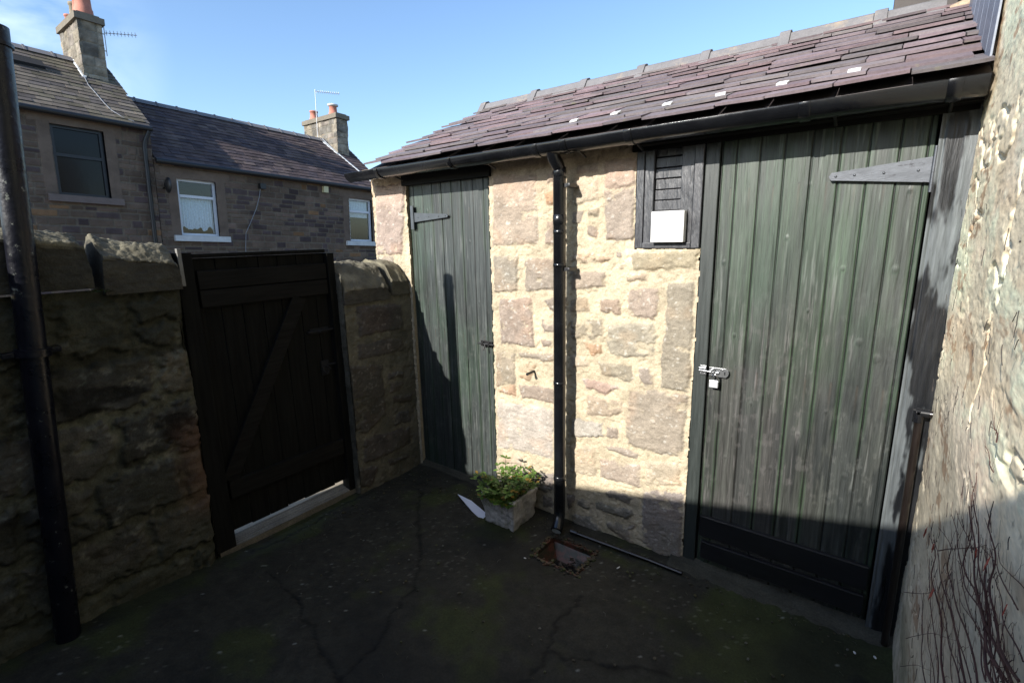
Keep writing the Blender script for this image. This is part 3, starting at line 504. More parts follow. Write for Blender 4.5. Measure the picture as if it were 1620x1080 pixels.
# bolts on the doors
mb = MB(); z = 1.0; mb.box(-1.975, 2.272, z - .018, -1.885, 2.277, z + .018); mb.tube([(-1.99, 2.262, z), (-1.86, 2.262, z)], .006, 8); mb.box(-1.955, 2.254, z - .012, -1.945, 2.275, z + .012); mb.box(-1.905, 2.254, z - .012, -1.895, 2.275, z + .012); mb.tube([(-1.93, 2.262, z), (-1.93, 2.245, z - .025), (-1.93, 2.242, z - .038)], .005, 8)
mb.build('bolt', M_blackiron, d1, .001, True)
mb = MB(); z = 1.028; y = 2.262
mb.prism([(-.592, y, z - .020), (-.520, y, z - .022), (-.510, y, z - .012), (-.507, y, z), (-.510, y, z + .012), (-.520, y, z + .020), (-.592, y, z + .020)], (0, .003, 0))
mb.prism([(-.632, y - .002, z - .020), (-.604, y - .002, z - .020), (-.604, y - .002, z + .024), (-.632, y - .002, z + .024)], (0, .003, 0))
mb.tube([(-.634, y - .009, z + .002), (-.548, y - .009, z - .001)], .0048, 10); mb.tube([(-.634, y - .008, z + .014), (-.605, y - .008, z + .014)], .004, 8)
mb.box(-.580, y - .016, z - .012, -.574, y, z + .013); mb.tube([(-.566, y - .009, z + .014), (-.566, y - .018, z + .010), (-.566, y - .019, z - .010), (-.566, y - .010, z - .018)], .0035, 8)
for x in (-.628, -.612): mb.lathe((x, y - .004, z - .013), [(0, 0), (.003, 0), (.003, .002)], 8, 'y')
mb.lathe((-.535, y - .002, z + .012), [(0, 0), (.004, 0), (.004, .002)], 8, 'y')
hs = mb.build('hasp', M_zinc, d2, .0005, True)
mb = MB(); mb.mat = 0; mb.box(-.526, y - .0025, z - .009, -.522, y + .001, z + .006); mb.build('slot', M_dark, hs, 0, True)
# iron pin in the stone
mb = MB(); mb.tube([(-1.566, YW + .01, .880), (-1.568, YW - .055, .878)], .0075, 10); mb.tube([(-1.568, YW - .055, .878), (-1.566, YW - .072, .878)], .0085, 10); mb.build('iron_pin', M_blackiron, shed, 0, True)
# concrete sills
def sill(U, V):
    n = fbm(U * 25, V * 5, 610); return (n - .5) * .010, np.broadcast_to(np.array([.045, .043, .032]), U.shape + (3,)) * (.6 + .8 * fbm(U * 9, V * 2, 611))[..., None]
P1 = hf_arrays((0, 2.285, .045), (1, 0, 0), (0, -.125, -.045), (0, -.25, .95), -.72, .19, 0, 1.0, .01, sill)
P2 = hf_arrays((0, 2.295, .050), (1, 0, 0), (0, -.05, -.045), (0, -.25, .95), -2.62, -1.86, 0, 1.0, .01, sill)
hf_obj('door_sill', [P1], M_concrete, shed, world=True); hf_obj('door_sill', [P2], M_concrete, shed, world=True)

# padlock
pl = thing('padlock', 'small bright steel padlock hanging from the hasp of the wide door', 'padlock', (-.566, 2.246, .965))
mb = MB(); mb.box(-.583, 2.238, .960, -.545, 2.254, .993); mb.build('lock_body', mat('pale padlock steel', (.78, .79, .82), .35, .05, 20, bump=0, metal=.55), pl, .002, True)
mb = MB(); mb.tube([(-.576, 2.246, .990)] + [(-.564 + .012 * math.cos(a), 2.246, 1.004 + .016 * math.sin(a)) for a in [math.pi * (1 - i / 8) for i in range(9)]] + [(-.552, 2.246, .990)], .003, 8); mb.build('shackle', M_chrome, pl, 0, True)
bpy.context.view_layer.update()

# ---------------------------------------------------------------- rendered wall on the right
def rw_fn(U, V):       # U = y, V = z
    n0 = fbm(U * 2.2, V * 2.2, 700, 3); wu = U + (fbm(U * 8, V * 4, 701) - .5) * .10
    lump = fbm(wu * 2.2, V * 5, 703, 4, .45); rid = 1 - np.abs(2 * fbm(wu * 3.2, V * 6, 705, 4) - 1)
    grit = fbm(U * 28, V * 70, 707, 3)
    h = (n0 - .5) * .012 + (lump - .5) * .010 - .008 * ss(.94, .985, rid) * ss(.45, .6, n0) + (grit - .5) * .003
    hole = ss(.67, .70, fbm(wu * 3.5 + 3, V * 9, 709, 4)) * ss(.3, 1.0, V); h -= hole * .002
    h *= ss(2.36, 2.22, U) * .85 + .15
    cream = np.array([.90, .77, .54]); pink = np.array([.82, .64, .48]); tan = np.array([.72, .57, .37]); grey = np.array([.82, .74, .55])
    a = ss(.5, .66, fbm(U * 2.2, V * 4.5, 711))[..., None]; b = ss(.52, .62, fbm(U * 2.4, V * 6, 713, 5))[..., None] * .9 * ss(2.3, 2.1, U)[..., None]; g = ss(.5, .62, fbm(U * 3, V * 8, 715, 5))[..., None] * .7
    c = cream * (1 - a * .6) + pink * a * .6; c = c * (1 - b * .7) + tan * b * .7; c = c * (1 - g * .5) + grey * g * .5
    low = ss(1.30, .95, V + .0 * U + (fbm(U * 5, V * 5, 717) - .5) * .3)[..., None] * .7; c = c * (1 - low) + np.array([.27, .25, .20]) * (.5 + 1. * fbm(U * 12, V * 12, 727)[..., None]) * low  # low: shade on the lower wall deepened by a darker colour
    hole = ss(.62, .68, fbm(wu * 7 + 3, V * 17, 709, 5, .6)) * ss(.4, .6, fbm(U * 2, V * 3, 741)); c = c * (.80 + .4 * lump[..., None]) * (.90 + .2 * grit[..., None]) * (1 - .55 * hole[..., None] * np.array([.7, .9, 1.]))
    gr = ss(.5, .2, V)[..., None] * ss(.45, .6, fbm(U * 8, V * 4, 719))[..., None] * .5; c = c * (1 - gr) + np.array([.13, .14, .08]) * gr; c = np.minimum(c * 1.12, .92); spk = ss(.71, .77, fbm(U * 22, V * 48, 731, 4, .6))[..., None] * .6; c = c * (1 - spk) + np.array([.16, .12, .09]) * spk
    return h, c
P1 = hf_arrays((.192, 0, 0), (0, 1, 0), (0, 0, 1), (-1, 0, 0), .45, 2.60, -.1, 3.2, .005, rw_fn)
ex = MB(); ex.cur = (.5, .45, .34); ex.box(.225, -3.1, -1.6, 1.9, 6.5, 5.2); ex.box(.205, -3.1, -.3, .224, .46, 5.2)
ex.box(.205, 2.59, 2.0, .224, 6.5, 5.2); ex.box(.205, .45, 3.19, .224, 2.60, 5.2)
rw = hf_obj('rendered_wall', [P1], M_render, None, ex); tag(rw, 'tall rough cream rendered stone wall running past the right end of the outhouse', 'wall')
mb = MB(); rs = random.Random(4)
for i in range(20):
    y0 = 2.10 + i * .085; y1 = y0 + .10; z0 = 2.092 + (y0 - 2.065) * PITCH + .015; z1 = 2.092 + (y1 - 2.065) * PITCH + .015; x = .172 - .004 * (i % 2)
    f = rs.uniform(.8, 1.2); mb.cur = (.17 * f, .19 * f, .235 * f); hh = .27 + rs.uniform(-.01, .012)
    mb.prism([(x + .002, y0, z0 + rs.uniform(-.006, .006)), (x - .002, y1, z1 + rs.uniform(-.006, .006)), (x + .006, y1 + .03, z1 + hh), (x + .010, y0 + .03, z0 + hh)], (.006, 0, 0))
mb.build('slate_flashing', M_hung, rw, .001)
# pipe stub at the wall
mb = MB(); mb.tube([(.20, 2.205, 1.000), (.170, 2.205, 1.000), (.158, 2.205, .992), (.156, 2.205, .975), (.160, 2.21, .40), (.162, 2.21, .02)], .0125, 12)
sp = mb.build('waste_pipe', M_brown); tag(sp, 'thin brown-black waste pipe running down beside the broad jamb', 'pipe')
mb = MB(); mb.tube([(.182, 2.205, 1.000), (.145, 2.205, 1.000)], .0155, 12); mb.tube([(.152, 2.205, 1.008), (.152, 2.205, .965)], .0155, 12); mb.build('elbow', M_black, sp)
# rainwater pipe above the ridge
t = thing('rainwater_pipe', 'short fat black rainwater pipe ending above the outhouse ridge', 'pipe', (.09, 3.28, 2.72))
mb = MB(); mb.tube([(.085, 3.27, 2.735), (.085, 3.27, 3.2)], .045, 18); mb.build('pipe', M_black, t, 0, True)
mb = MB(); mb.lathe((.085, 3.27, 2.730), [(.040, 0), (.052, 0), (.052, .05), (.045, .052)], 18); mb.build('collar', M_black, t, 0, True)
mb = MB(); mb.box(-.13, 3.9, 2.3, .2, 3.98, 4.2); o = mb.build('brown_post', mat('dark brown timber', (.022, .014, .012), .6, .3, 6, (6, 6, 1), .3, 8, .002), None, .004); tag(o, 'dark brown timber post behind the fat black rainwater pipe', 'post')

# creeper ---------------------------------------------------------------
cp = thing('creeper', 'bare red-brown creeper stems climbing the foot of the rendered wall', 'creeper', (.17, 1.0, .9))
mb = MB(); rs = random.Random(8)
def wallx(y, z): return .172
def vpath(p, amp=.0024, n=6):
    out = []
    for (a, b) in zip(p[:-1], p[1:]):
        for k in range(n):
            t = k / n; out.append((a[0] + (b[0] - a[0]) * t + rs.uniform(-amp, amp) * .7, a[1] + (b[1] - a[1]) * t + rs.uniform(-amp, amp) * .7))
    out.append(tuple(p[-1]))
    for _ in range(2): out = [out[0]] + [tuple((out[i - 1][k] + 2 * out[i][k] + out[i + 1][k]) / 4 for k in (0, 1)) for i in range(1, len(out) - 1)] + [out[-1]]
    return out
for v in DATA['vine'] + [[[y + .025 * math.sin(i * 3.3), z - .03] for y, z in q[:-1]] for i, q in enumerate(DATA['vine']) if len(q) > 4]:
    p = vpath(v); r0 = .0022 * rs.uniform(.6, 1.15) * (1 if len(v) > 5 else .55); m = len(p)
    xo = .172 - .006 * rs.random(); mb.tube([(xo + .0025 * math.sin(i_ * .45 + xo * 900), y, z) for i_, (y, z) in enumerate(p)], [r0 * (1 - .7 * i / m) for i in range(m)], 5)
    for i in range(1, m - 1, 2):
        y, z = p[i]; L2 = rs.uniform(.015, .07); an = rs.uniform(-1.1, 1.1); q = []
        xo2 = xo; dx_ = rs.uniform(-.0022, .0006)
        for k in range(5): q.append((xo2 + dx_ * k, y + math.sin(an) * L2 * k / 4 + rs.uniform(-.003, .003), z + math.cos(an) * L2 * k / 4 + rs.uniform(-.003, .003)))
        mb.tube(q, [r0 * .35 * (1 - .15 * k) for k in range(5)], 4)
mb.build('stem', M_vine, cp, 0, True)
mb = MB(); rs = random.Random(18)
for k in range(110):
    y = rs.uniform(.8, 2.2); z = rs.uniform(.9 if y < 1.3 else .5, 1.75); L2 = rs.uniform(.012, .05); an = rs.uniform(-.9, .9); q = []; xt = .176 - .006 * rs.random()
    for j in range(5):
        q.append((xt, y, z)); an += rs.uniform(-.7, .7); y += math.sin(an) * L2 / 4; z += math.cos(an) * L2 / 4
    mb.tube(q, .0008, 3, False)
mb.build('tendrils', M_twig, cp, 0, True)['kind'] = 'stuff'
for k, (y, z) in enumerate(DATA['leaf'][:6]):
    mb = MB(); r = .008 + .004 * (k % 3); Mx = Matrix.Translation((.160, y, z)) @ Matrix.Rotation(1.2 + .3 * k, 4, 'X') @ Matrix.Rotation(1.3, 4, 'Y')
    mb.prism([Mx @ Vector((r * math.cos(a) * (1 if i % 2 else .55), r * math.sin(a) * (1 if i % 2 else .55), 0)) for i, a in enumerate([j * math.pi / 5 for j in range(10)])], (.001, .0004, 0)); mb.build('leaf', M_redleaf, cp, 0, True)

# ---------------------------------------------------------------- gate wall, pillar, gate, post
XW = -2.64
rs = random.Random(3); ST = []
z = 1.43
rows = [(1.18, 1.43), (.93, 1.17), (.66, .92), (.40, .65), (.14, .39), (-.1, .13)]
for z0, z1 in rows:
    y = rs.uniform(-.3, -.05)
    while y < .88:
        wd = rs.uniform(.22, .5); y1 = min(y + wd, .90); ww = .012
        if rs.random() < .25 and y1 - y > .2:
            zm = (z0 + z1) / 2; ST += [('d', [[y + ww, z0 + ww], [y1 - ww, z0 + ww * 1.3], [y1 - ww, zm - ww], [y + ww, zm - ww * .6]]), ('s', [[y + ww, zm + ww], [y1 - ww, zm + ww], [y1 - ww, z1 - ww], [y + ww * 2, z1 - ww]])]
        elif y1 - y > .06: ST.append((rs.choice('ddst'), [[y + ww, z0 + ww * rs.uniform(.5, 2)], [y1 - ww, z0 + ww * rs.uniform(.5, 2)], [y1 - ww * rs.uniform(.6, 1.6), z1 - ww], [y + ww * rs.uniform(.6, 1.6), z1 - ww * rs.uniform(.5, 2)]]))
        y = y1
def gw_dirt(U, V, c):
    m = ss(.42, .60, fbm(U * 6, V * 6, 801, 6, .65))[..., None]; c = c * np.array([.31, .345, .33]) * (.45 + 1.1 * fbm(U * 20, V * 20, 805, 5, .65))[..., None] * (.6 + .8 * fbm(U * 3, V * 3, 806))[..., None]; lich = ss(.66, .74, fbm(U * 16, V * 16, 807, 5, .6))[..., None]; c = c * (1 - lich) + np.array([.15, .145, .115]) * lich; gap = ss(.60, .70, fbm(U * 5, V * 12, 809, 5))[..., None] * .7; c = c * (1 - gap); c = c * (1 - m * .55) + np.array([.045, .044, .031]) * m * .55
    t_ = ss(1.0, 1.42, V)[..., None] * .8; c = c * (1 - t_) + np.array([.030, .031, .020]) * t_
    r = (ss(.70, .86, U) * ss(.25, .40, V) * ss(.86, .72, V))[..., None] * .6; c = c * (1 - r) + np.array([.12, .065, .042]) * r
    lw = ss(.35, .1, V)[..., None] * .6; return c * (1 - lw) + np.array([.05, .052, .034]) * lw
bw = thing('boundary_wall', 'dark mossy stone yard wall left of the gate, topped by rough stones', 'wall', (XW, .3, 0))
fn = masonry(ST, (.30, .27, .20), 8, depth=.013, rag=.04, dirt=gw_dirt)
def fedge(U, V):
    h, c = fn(U, V); n = fbm(U * 3, V * 4, 821); h = h * 1.3 + (n - .5) * .03 + (fbm(U * 24, V * 30, 823, 5, .6) - .5) * .014; h -= ss(.86, .93, U + (fbm(U * 0, V * 5, 822) - .5) * .05 + .03 * (1 - V / 1.4)) * .05; return h, c
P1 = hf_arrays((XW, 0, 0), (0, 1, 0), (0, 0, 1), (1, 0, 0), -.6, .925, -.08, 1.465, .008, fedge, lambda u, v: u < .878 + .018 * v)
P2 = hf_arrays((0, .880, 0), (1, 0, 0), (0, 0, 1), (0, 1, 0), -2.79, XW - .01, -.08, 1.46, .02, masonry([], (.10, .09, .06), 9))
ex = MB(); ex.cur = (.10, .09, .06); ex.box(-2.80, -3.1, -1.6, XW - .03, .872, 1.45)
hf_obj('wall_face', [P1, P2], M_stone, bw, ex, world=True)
def rock(name, parent, x0, x1, y0, y1, z0, zt0, zt1, seed, col, slope=0.05, res=44):
    """rough topped stone: subdivided box, every surface displaced"""
    bm = bmesh.new(); bmesh.ops.create_cube(bm, size=1); bmesh.ops.subdivide_edges(bm, edges=bm.edges[:], cuts=res, use_grid_fill=True)
    rs_ = Vector((seed * 3.1, seed * 1.7, 0))
    cl = []
    for v in bm.verts:
        p = v.co.copy(); u = p.y + .5; x = x0 + (p.x + .5) * (x1 - x0); y = y0 + u * (y1 - y0); zt = zt0 + (zt1 - zt0) * u
        tz = p.z + .5
        edge = min((p.x + .5), .5); fr = max(0, 1 - (x1 - x) / .16)
        top = zt - slope * fr ** 2.2 - .03 * max(0, 1 - (x - x0) / .08) ** 2 - .012 * (abs(p.y) * 2) ** 10
        z = z0 + tz * (top - z0)
        q = Vector((x, y, z)); rd = abs(p.y) * 2
        q.y -= math.copysign(.012 * tz ** 3 + .006, p.y) * rd ** 8
        d = mnoise.fractal(q * 6 + rs_, .8, 2, 3) * .010 + mnoise.fractal(q * 60 + rs_, .9, 2, 3) * .0035
        nrm = Vector((1 if p.x > .49 else 0, .3 if abs(p.y) > .49 else 0, 1.5 * (tz > .98))); q += nrm * d * (1.6 if tz > .9 else .8)
        v.co = q; f = .75 + .5 * (mnoise.noise(q * 30 + rs_) * .5 + .5) ; t2 = max(0, mnoise.noise(q * 14 - rs_)); k_ = t2 * (.16 if tz > .90 else .03) + (.06 if tz > .97 else 0) * f; cl.append([col[0] * f + k_, col[1] * f + k_ * .9, col[2] * f + k_ * .6, 1])  # sunlit top painted in: colour lightened near the top, front left dark
    me = bpy.data.meshes.new(name); bm.to_mesh(me); bm.free()
    for p in me.polygons: p.use_smooth = True
    a = me.color_attributes.new('col', 'FLOAT_COLOR', 'POINT'); a.data.foreach_set('color', np.array(cl, np.float32).ravel()); me.materials.append(M_stone)
    o = bpy.data.objects.new(name, me); C.objects.link(o); wparent(o, parent); return o
rock('coping_stone', bw, -2.83, -2.615, .235, .588, 1.475, 1.735, 1.695, 1, (.042, .040, .032), .05)
rock('coping_stone', bw, -2.83, -2.610, .605, .908, 1.440, 1.695, 1.640, 2, (.05, .046, .036), .085)
rock('coping_stone', bw, -2.83, -2.62, -.25, .215, 1.49, 1.75, 1.73, 3, (.05, .046, .036), .05)
pr = thing('gate_pillar', 'stone gate pillar with pale mortar between the black gate and the narrow door', 'pillar', (-2.6, 2.0, 0))
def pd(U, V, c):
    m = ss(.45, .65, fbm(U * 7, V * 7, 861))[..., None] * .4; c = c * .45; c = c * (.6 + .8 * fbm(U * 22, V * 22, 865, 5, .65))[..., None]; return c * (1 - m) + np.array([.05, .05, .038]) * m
fnp = masonry(DATA['pillar'], (.27, .25, .19), 15, depth=.010, rag=.012, dirt=pd)
P1 = hf_arrays((-2.60, 0, 0), (0, 1, 0), (0, 0, 1), (1, 0, 0), 1.740, 2.268, -.08, 1.30, .006, fnp)
P2 = hf_arrays((0, 1.735, 0), (1, 0, 0), (0, 0, 1), (0, -1, 0), -2.90, -2.602, -.08, 1.45, .01, masonry([], (.22, .205, .16), 16, dirt=pd))
ex = MB(); ex.cur = (.15, .14, .11); ex.box(-2.90, 1.745, -1.6, -2.612, 2.262, 1.30)
hf_obj('pillar_face', [P1, P2], M_stone, pr, ex, world=True)
rock('coping_stone', pr, -2.93, -2.592, 1.735, 2.085, 1.26, 1.51, 1.505, 6, (.06, .055, .046), .16)
rock('coping_stone', pr, -2.93, -2.592, 2.095, 2.262, 1.28, 1.51, 1.50, 7, (.075, .068, .05), .13, 18)

gt = thing('yard_gate', 'black ledged and braced timber gate between the mossy wall and pillar', 'gate', (-2.69, 1.33, .06))
mb = MB()
ys = [.972, 1.085, 1.19, 1.30, 1.405, 1.515, 1.615, 1.690]
for a, b in zip(ys[:-1], ys[1:]): mb.box(-2.712, a + .002, .105 + .004 * math.sin(a * 40), -2.690, b - .002, 1.575)
mb.build('plank_panel', M_gate, gt, .002, True)
M_gateh = mat('gate rails', (.0095, .009, .008), .75, .6, 3, (18, 1.5, 18), .6, 5, .002, spec=.12)
for z0, z1 in ((1.425, 1.515), (1.335, 1.420), (.300, .400)):
    mb = MB(); mb.box(-2.689, .990, z0, -2.664, 1.685, z1); mb.build('rail', M_gateh, gt, .003, True)
mb = MB(); a, b = Vector((0, .995, .405)), Vector((0, 1.50, 1.332)); d = (b - a).normalized(); s_ = Vector((0, -d.z, d.y)) * .04
mb.prism([(-2.689, *(a - s_)[1:]), (-2.689, *(b - s_)[1:]), (-2.689, *(b + s_)[1:]), (-2.689, *(a + s_)[1:])], (.025, 0, 0)); mb.build('brace', M_gateh, gt, .003, True)
mb = MB(); mb.prism([(-2.73, .870, .03), (-2.73, .975, .03), (-2.73, .975, 1.605), (-2.73, .908, 1.605)], (.075, 0, 0)); mb.box(-2.73, 1.693, .03, -2.655, 1.738, 1.575); mb.box(-2.73, .9805, 1.578, -2.67, 1.6925, 1.598); mb.build('gate_frame', M_gate, gt, .003, True)
mb = MB(); mb.box(-2.668, .912, 1.45, -2.645, .928, 1.625); mb.build('batten', mat('pale batten', (.20, .195, .18), .8, .2, 10), gt, .001, True)
mb = MB(); mb.box(-2.689, 1.55, 1.10, -2.682, 1.67, 1.135); mb.tube([(-2.672, 1.53, 1.118), (-2.672, 1.73, 1.118)], .007, 8); mb.tube([(-2.672, 1.60, 1.118), (-2.655, 1.60, 1.110)], .006, 8); mb.build('bolt', M_dark, gt, .001, True)
mb = MB(); mb.box(-2.689, 1.60, .84, -2.682, 1.65, .93); mb.tube([(-2.672 + .012 * math.cos(i * .8), 1.625 + .022 * math.cos(i * math.pi / 6), .872 + .022 * math.sin(i * math.pi / 6)) for i in range(13)], .0045, 8); mb.tube([(-2.68, 1.64, .90), (-2.672, 1.73, .90)], .006, 8); mb.build('latch', M_dark, gt, .001, True)
def thr(U, V): n = fbm(U * 4, V * 14, 871); return (n - .5) * .006, np.broadcast_to(np.array([.12, .105, .08]), U.shape + (3,)) * (.6 + .8 * n[..., None])
P1 = hf_arrays((-2.655, 0, .035), (0, 1, 0), (-.09, 0, .022), (0, 0, 1), .89, 1.75, 0, 1, .01, thr); P2 = hf_arrays((-2.655, 0, -.05), (0, 1, 0), (0, 0, 1), (1, 0, 0), .89, 1.75, 0, .085, .01, thr)
ex = MB(); ex.cur = (.25, .22, .17); ex.box(-2.96, .93, -.1, -2.748, 1.735, .050)
th = hf_obj('gate_threshold', [P1, P2], M_concrete, None, ex); tag(th, 'worn concrete threshold under the black gate', 'step')

po = thing('vent_post', 'tall black painted iron pipe standing free against the mossy wall', 'pipe', (-2.575, .25, 0))
PB, PT = Vector((-2.575, .257, .04)), Vector((-2.592, .440, 2.41))
mb = MB(); mb.tube([PB.lerp(PT, i / 12) for i in range(13)], .042, 24); mb.build('pipe', M_post, po, 0, True)
mb = MB(); q = PB.lerp(PT, .505); mb.tube([q, q + (PT - PB).normalized() * .03], .054, 24); mb.box(q.x - .06, q.y - .085, q.z + .004, q.x + .005, q.y + .085, q.z + .024); mb.build('collar', M_post, po, .002, True)
mb = MB(); q = PB.lerp(PT, .972); mb.tube([q, q + (PT - PB).normalized() * .012], .049, 24); mb.build('rim', M_post, po, 0, True)

# ---------------------------------------------------------------- planter, plant, drain, litter
pt = MB(); x0, x1, y0, y1, H_ = -1.752, -1.512, 1.968, 2.205, .185
bm = bmesh.new(); bmesh.ops.create_cube(bm, size=1); bmesh.ops.subdivide_edges(bm, edges=bm.edges[:], cuts=22, use_grid_fill=True)
for v in bm.verts:
    p = v.co; tz = p.z + .5; tp = .86 + .14 * tz; q = Vector(((x0 + x1) / 2 + p.x * (x1 - x0) * tp, (y0 + y1) / 2 + p.y * (y1 - y0) * tp, tz * H_))
    if tz > .99 and max(abs(p.x), abs(p.y)) < .40: q.z -= .035
    d = mnoise.fractal(q * 22, .9, 2, 5) * .008 + mnoise.fractal(q * 70, .9, 2, 3) * .002
    q += Vector((p.x, p.y, 0)).normalized() * d if Vector((p.x, p.y, 0)).length > .3 else Vector((0, 0, d))
    cx_ = abs(q.x + 1.565 + .01 * math.sin(q.z * 60)); 
    if p.y < -.49 and cx_ < .006: q.y += .012
    v.co = q
me = bpy.data.meshes.new('planter'); bm.to_mesh(me); bm.free(); me.materials.append(M_planter)
for p in me.polygons: p.use_smooth = True
o = bpy.data.objects.new('planter', me); C.objects.link(o); tag(o, 'square weathered whitish stone planter standing against the outhouse wall', 'planter')
mb = MB(); mb.box(x0 + .03, y0 + .03, .12, x1 - .03, y1 - .03, .158); so_ = mb.build('soil', M_soil, o)
pg = thing('leafy_plant', 'bushy light green leafy plant growing in the square planter', 'plant', (-1.63, 2.08, .155))
mb = MB(); ms = MB(); rs = random.Random(5)
for s in range(78):
    bx = rs.uniform(x0 + .03, x1 - .03); by = rs.uniform(y0 + .02, y1 - .04); an = math.atan2(by - 2.09, bx + 1.63) + rs.uniform(-.8, .8); L2 = rs.uniform(.08, .17); le = rs.uniform(.25, 1.1)
    if s in (3, 4): bx, by, an, L2, le = -1.66, 2.08, 2.0, .21, .25
    if s > 58: bx, by = rs.uniform(x0 + .02, x1 - .02), y0 + .03; an = -1.57 + rs.uniform(-.9, .9); le = 1.35; L2 = rs.uniform(.05, .10)
    pts_ = []; p = Vector((bx, by, .155)); a = le * .3
    for k in range(7):
        pts_.append(p.copy()); a = le * (.4 + .18 * k) ; p = p + Vector((math.cos(an) * math.sin(a), math.sin(an) * math.sin(a), math.cos(a))) * L2 / 6
    ms.cur = (.05, .09, .02); ms.tube(pts_, [.0024 - .0002 * k for k in range(7)], 4)
    for k in range(2, 7):
        for sd in (-1, 1, 0):
            if sd == 0 and k != 6: continue
            d = Vector((math.cos(an + sd * 1.2), math.sin(an + sd * 1.2), rs.uniform(-.1, .6))).normalized(); l_ = rs.uniform(.022, .044); wd = d.cross(Vector((0, 0, 1))).normalized() * l_ * rs.uniform(.18, .32); b = pts_[k]; up = Vector((0, 0, 1)) * l_
            f = rs.uniform(.7, 1.35); y_ = rs.random() < .10; mb.cur = (.075 * f, .14 * f, .022 * f) if not y_ else (.26, .17, .03)
            mb.add([b, b + d * l_ * .3 + wd * .7 + up * .08, b + d * l_ * .65 + wd + up * .05, b + d * l_, b + d * l_ * .65 - wd + up * .05, b + d * l_ * .3 - wd * .7 + up * .08, b + d * l_ * .5 - up * .08], [(0, 1, 2, 6), (6, 2, 3), (6, 3, 4), (0, 6, 4, 5)], True)
ms.build('stems', M_leaf, pg, 0, True); mb.build('leaves', M_leaf, pg, 0, True)
def flat(pts_, z, t, name, m, label, cat, rx=0):
    mb = MB(); mb.prism([(x, y, z + (y - pts_[0][1]) * rx) for x, y in pts_], (0, 0, t)); o = mb.build(name, m); return tag(o, label, cat)
flat([(-2.055, 2.083), (-1.93, 2.075), (-1.76, 2.03), (-1.76, 1.975), (-1.87, 2.01)], .02, .004, 'plastic_offcut', mat('pale blue white plastic', (.62, .66, .78), .4, .05, 10, bump=0), 'flat pale pointed plastic offcut lying left of the planter', 'offcut', .25)
dg = thing('drain_gully', 'square terracotta drain gully sunk in the floor below the downpipe', 'drain', (-1.19, 1.975, 0))
mb = MB(); t_ = .012
for a in ((DX0, DY0, DX1, DY0 + t_), (DX0, DY1 - t_, DX1, DY1), (DX0, DY0 + t_, DX0 + t_, DY1 - t_), (DX1 - t_, DY0 + t_, DX1, DY1 - t_)): mb.box(a[0], a[1], -.16, a[2], a[3], .004)
mb.prism([(DX0 + t_, DY0 + t_, -.02), (DX1 - t_, DY0 + t_, -.02), (DX1 - .06, DY0 + .05, -.10), (DX0 + .07, DY0 + .05, -.10)], (0, 0, -.01)); mb.prism([(DX0 + t_, DY1 - t_, -.02), (DX0 + .07, DY1 - .07, -.10), (DX1 - .06, DY1 - .07, -.10), (DX1 - t_, DY1 - t_, -.02)], (0, 0, -.01))
mb.prism([(DX0 + t_, DY0 + t_, -.02), (DX0 + .07, DY0 + .05, -.10), (DX0 + .07, DY1 - .07, -.10), (DX0 + t_, DY1 - t_, -.02)], (0, 0, -.01)); mb.prism([(DX1 - t_, DY0 + t_, -.02), (DX1 - t_, DY1 - t_, -.02), (DX1 - .06, DY1 - .07, -.10), (DX1 - .06, DY0 + .05, -.10)], (0, 0, -.01))
mb.build('gully_pot', M_terra, dg, .002, True)
mb = MB(); mb.box(DX0 + .04, DY0 + .03, -.14, DX1 - .04, DY1 - .04, -.088); mb.build('standing_water', M_water, dg, 0, True)
mb = MB(); mb.tube([(-1.215, 2.145, .026), (-1.05, 2.152, .024), (-.80, 2.165, .020), (-.632, 2.166, .018)], .0105, 12)
lp = mb.build('loose_pipe', M_black); tag(lp, 'thin black plastic pipe lying on the ground along the wall foot', 'pipe')
mb = MB(); mb.tube([(-1.245, 2.145, .027), (-1.205, 2.146, .027)], .0155, 12); mb.build('end_fitting', M_black, lp)
rs = random.Random(12)
bits = [((-.905, 2.03), .030, 'thin white stick lying on the floor right of the drain'), ((.07, 2.10), .018, 'white paper scrap at the foot of the wide door'), ((.135, 2.12), .018, 'white paper scrap by the foot of the broad jamb'), ((-1.33, 1.82), .014, 'pale pebble beside the near rim of the drain')]
for (x, y), s_, lb in bits:
    mb = MB(); a = rs.uniform(0, 3); Mx = Matrix.Translation((x, y, .012)) @ Matrix.Rotation(a, 4, 'Z') @ Matrix.Rotation(.15, 4, 'Y'); r = .2 if 'stick' in lb else .45
    mb.prism([Mx @ Vector((s_ * .5 * math.cos(t) * (1 + .2 * math.sin(3 * t)), s_ * .5 * r * math.sin(t), 0)) for t in [i * math.pi / 4 for i in range(8)]], (0, 0, .004)); o = mb.build('pebble' if 'pebble' in lb else ('stick' if 'stick' in lb else 'paper_scrap'), M_white, None, .001); tag(o, lb, 'pebble' if 'pebble' in lb else ('stick' if 'stick' in lb else 'scrap'), group='white paper scraps by the wide door' if 'scrap' in lb else None)

